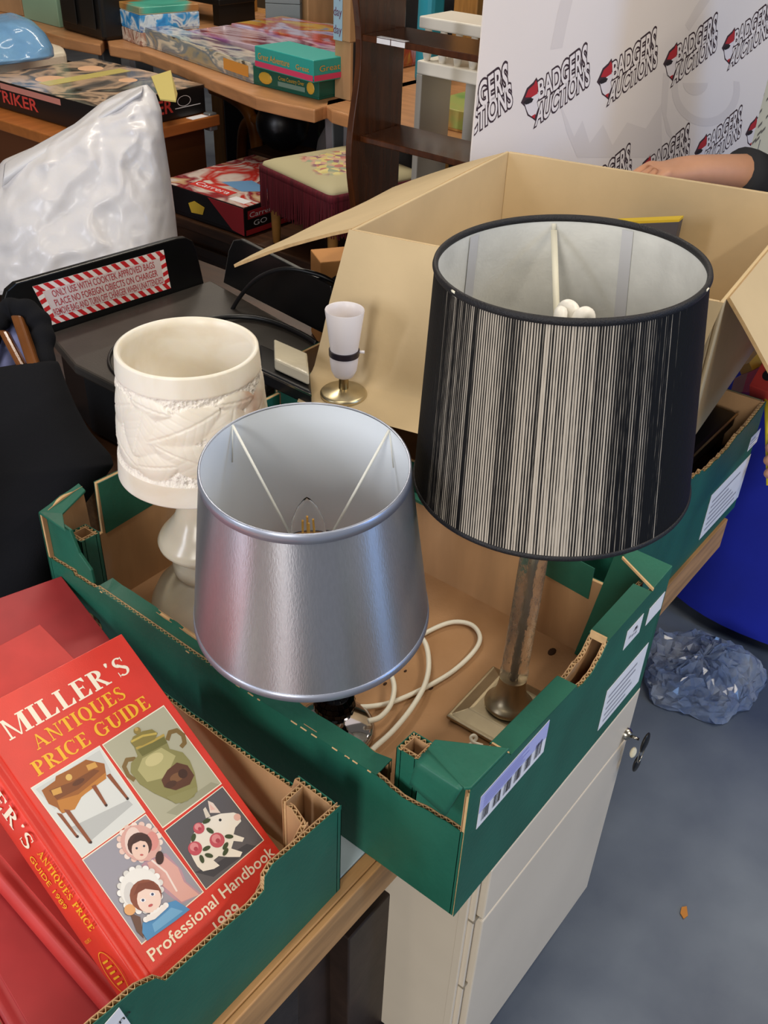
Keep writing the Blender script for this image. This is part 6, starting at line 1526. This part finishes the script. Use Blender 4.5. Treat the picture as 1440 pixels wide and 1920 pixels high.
shr = nd(pc+V((-.05, .20, 1.27)), .062, ch_); eb = nd(el_, .040, shr); mid = nd(el_.lerp(wr, .45), .040, eb); wi = nd(wr, (.035, .030), mid); hand(wi, wr, fd, (Z-fd*fd.z).normalized(), 1.15)
wl = atD(1540, 868, 1.52); fl = (atD(1470, 858, 1.48)-wl).normalized()
shl = nd(pc+V((-.05, -.16, 1.27)), .06, ch_); ebl = nd(V((1.36, -.22, .86)), .042, shl); wil = nd(wl, (.028, .025), ebl); hand(wil, wl, fl, (-FWD-fl*(-FWD).dot(fl)).normalized()*-1, .55)
body = skin_mesh('body', person, N_, E_, SKIN)
TOP = mat('dark_top', '2b2c2f', .85, bump=.2, bscale=300)
def cuff(p0, p1, p2, r0, r1, r2):
    mb = MB(TOP); mb.tube(smooth_path([p0, p1, p2], 6), [r0+(r1-r0)*min(1, k/6)+(r2-r1)*max(0, (k-6)/6) for k in range(13)], 20); return mb.build('sleeve', person, smooth=True)
ce = wr.lerp(el_, .0)+(el_-wr).normalized()*((atD(1376, 305, 1.82)-wr).length)
mb = MB(TOP); mb.tube(smooth_path([ce, el_, V((pc.x-.05, pc.y+.20, 1.27))], 6), [.050, .053, .057, .061, .064, .066, .068, .070, .072, .074, .076, .079, .082], 22); mb.build('sleeve', person, smooth=True)
mb = MB(TOP); a_ = V((1.36, -.22, .86)); mb.tube(smooth_path([a_.lerp(wl, .25), a_, V((pc.x-.05, pc.y-.16, 1.27))], 6), [.050]*4+[.055]*4+[.066]*5, 22); mb.build('sleeve', person, smooth=True)
def oval(c, rx, ry, k=28): return [V(c)+V((rx*math.cos(2*PI*i/k), ry*math.sin(2*PI*i/k), 0)) for i in range(k)]
mb = MB(TOP); mb.rings([oval(pc+V((0, 0, .90)), .15, .18), oval(pc+V((-.01, 0, 1.05)), .135, .165), oval(pc+V((-.03, .01, 1.2)), .13, .20), oval(pc+V((-.05, .02, 1.31)), .10, .19), oval(pc+V((-.065, .03, 1.37)), .065, .075)]); mb.build('jumper', person, smooth=True)
BLUE = mat('royal_blue_cloth', '1426a8', .8, var=.12, scale=6)
sk0 = [atz(x, y, .03) for x, y in ((1440, 1203), (1385, 1192), (1330, 1152), (1258, 1131))]
mb = MB(BLUE); rr_ = []
for z, rx, ry in ((.95, .15, .18), (.82, .20, .23), (.65, .26, .29), (.45, .33, .36), (.25, .355, .39), (.03, .365, .40)):
    r_ = []
    for i in range(64):
        a_ = 2*PI*i/64; f_ = 1+.010*math.sin(a_*7+z*3)*(1-z)
        r_.append(V((pc.x+rx*f_*math.cos(a_), pc.y+.06*(1-z)+ry*f_*math.sin(a_), z)))
    rr_.append(r_)
mb.rings(rr_); mb.build('skirt', person, smooth=True, auto=60)
mb = MB(mat('dark_hair', '2a1c14', .6, bump=.4, bscale=200, stretch=(1, 1, .1))); mb.ball(pc+V((-.075, .045, 1.585)), .098, (1, .95, 1.05), 24); mb.ball(pc+V((.0, .045, 1.50)), .07, (.8, 1.1, 1.3), 20); mb.build('hair', person, smooth=True)
mb = MB(SKIN); hf = pc+V((-.195, .045, 1.535)); mb.ball(hf, .016, (1, .8, 1.5), 12)
for s in (1, -1): mb.ball(pc+V((-.105, .045+.088*s, 1.535)), .022, (.7, .35, 1.3), 12)
mb.build('nose_and_ears', person, smooth=True)
mb = MB(INK)
for s in (1, -1): mb.ball(pc+V((-.186, .045+.032*s, 1.562)), .009, (.5, 1, .8), 10)
mb.build('eyes', person, smooth=True)
mb = MB(mat('lips', 'a8604f', .4)); mb.ball(pc+V((-.186, .045, 1.492)), .018, (.4, 1.2, .35), 12); mb.build('mouth', person, smooth=True)
for s in (1, -1):
    mb = MB(BLACK_PLASTIC); mb.ball(pc+V((-.07, .105*s, .035)), .05, (2.3, .9, .7), 16); mb.build('shoe', person, smooth=True)
# red and yellow boxes at the right edge, held by the person
q0 = atD(1405, 722, 1.46); u_ = (atD(1440, 660, 1.50)-q0).normalized(); v_ = (atD(1440, 735, 1.44)-q0).normalized()
t = thing('red_box', 'red box with a dark oval mark at the right edge of the picture', 'box', q0)
RB_ = mat('bright_red_card', 'd2453f', .45)
mb = MB(RB_); nn = u_.cross(v_).normalized(); nn = nn if nn.z < 0 else -nn
mb.para(q0, u_*.14, v_*.13, nn*.022); mb.build('carton', t, bevel=.001)
mb = MB(INK); c = atD(1440, 708, 1.46)-nn*.002; mb.face([c-nn*.002+u_*.012*math.cos(a)+v_*.009*math.sin(a) for a in [2*PI*k/16 for k in range(16)]]); mb.build('oval_mark', t)
t = thing('yellow_strip', 'yellow rod held upright in the fingers at the right edge', 'rod', atD(1440, 900, 1.47))
mb = MB(mat('yellow_plastic', 'd9c833', .4)); mb.tube([atD(1437, 745, 1.455), atD(1441, 910, 1.46)], .0035, 8); mb.build('rod', t, smooth=True)
t = thing('yellow_box', 'yellow and dark red box behind the red box at the right edge', 'box', atD(1420, 650, 1.62))
a_ = atD(1372, 735, 1.58); mb = MB(mat('amber_card', 'cf9a2c', .5)); mb.prism([atD(x, y, 1.60) for x, y in ((1412, 698), (1405, 680), (1440, 640), (1470, 640), (1470, 690))], FWD*.05); mb.build('carton', t)
mb = MB(mat('deep_red_card', '8f1f24', .5)); mb.prism([atD(x, y, 1.585) for x, y in ((1392, 735), (1402, 700), (1440, 680), (1470, 740))], FWD*.06); mb.build('base', t)

# ------------------------------------------------------------------ on the floor
t = thing('bubble_wrap', 'crumpled heap of bluish bubble wrap on the floor beside the white cabinet', 'wrapping', atz(1310, 1270, 0))
WR = mat('bubble_wrap_film', '8fa3c8', .14, bump=.3, bscale=160, coat=.5, trans=.65, ior=1.12, col2='d2dcea', scale=16, lohi=(.45, .75))
c = atz(1308, 1272, 0); mb = MB(WR); rows = []; rnd = random.Random(17)
ex = V((RIGHT.x, RIGHT.y, 0)).normalized(); ey = V((FWD.x, FWD.y, 0)).normalized()
for i in range(19):
    f = i/18; r_ = []
    for k in range(56):
        a_ = 2*PI*k/56; ca, sa = math.cos(a_), math.sin(a_)
        R_ = 1+.30*noise.noise(V((ca*1.6, sa*1.6, 5)))+.12*noise.noise(V((ca*5, sa*5, 2)))
        jt = V((rnd.uniform(-1, 1), rnd.uniform(-1, 1), rnd.uniform(-1, 1)))*.006
        p = c+ex*(.122*R_*math.sin(f*PI/2)*ca)+ey*(.112*R_*math.sin(f*PI/2)*sa)
        h_ = .062*math.cos(f*PI/2)**.8*(.7+.8*noise.noise(p*11))+(.5-abs(noise.noise(p*24)))*.026*(1-f**5)
        r_.append(p+jt*(1 if 0 < i < 18 else .2)+Z*max(.003, h_))
    rows.append(r_)
mb.rings(rows[::-1], cap=True); mb.build('film', t)
p = atz(1283, 1712, 0)
mb = MB(mat('orange_leaf', 'b5762f', .7)); mb.prism([p+V(v)*.9 for v in ((-.012, -.004, .001), (-.002, -.007, .001), (.013, .002, .001), (.006, .008, .001), (-.006, .005, .001))], (0, 0, .0015)); tag(mb.build('leaf'), 'small orange leaf lying alone on the blue grey floor', 'leaf')
p = atz(1436, 1562, 0);
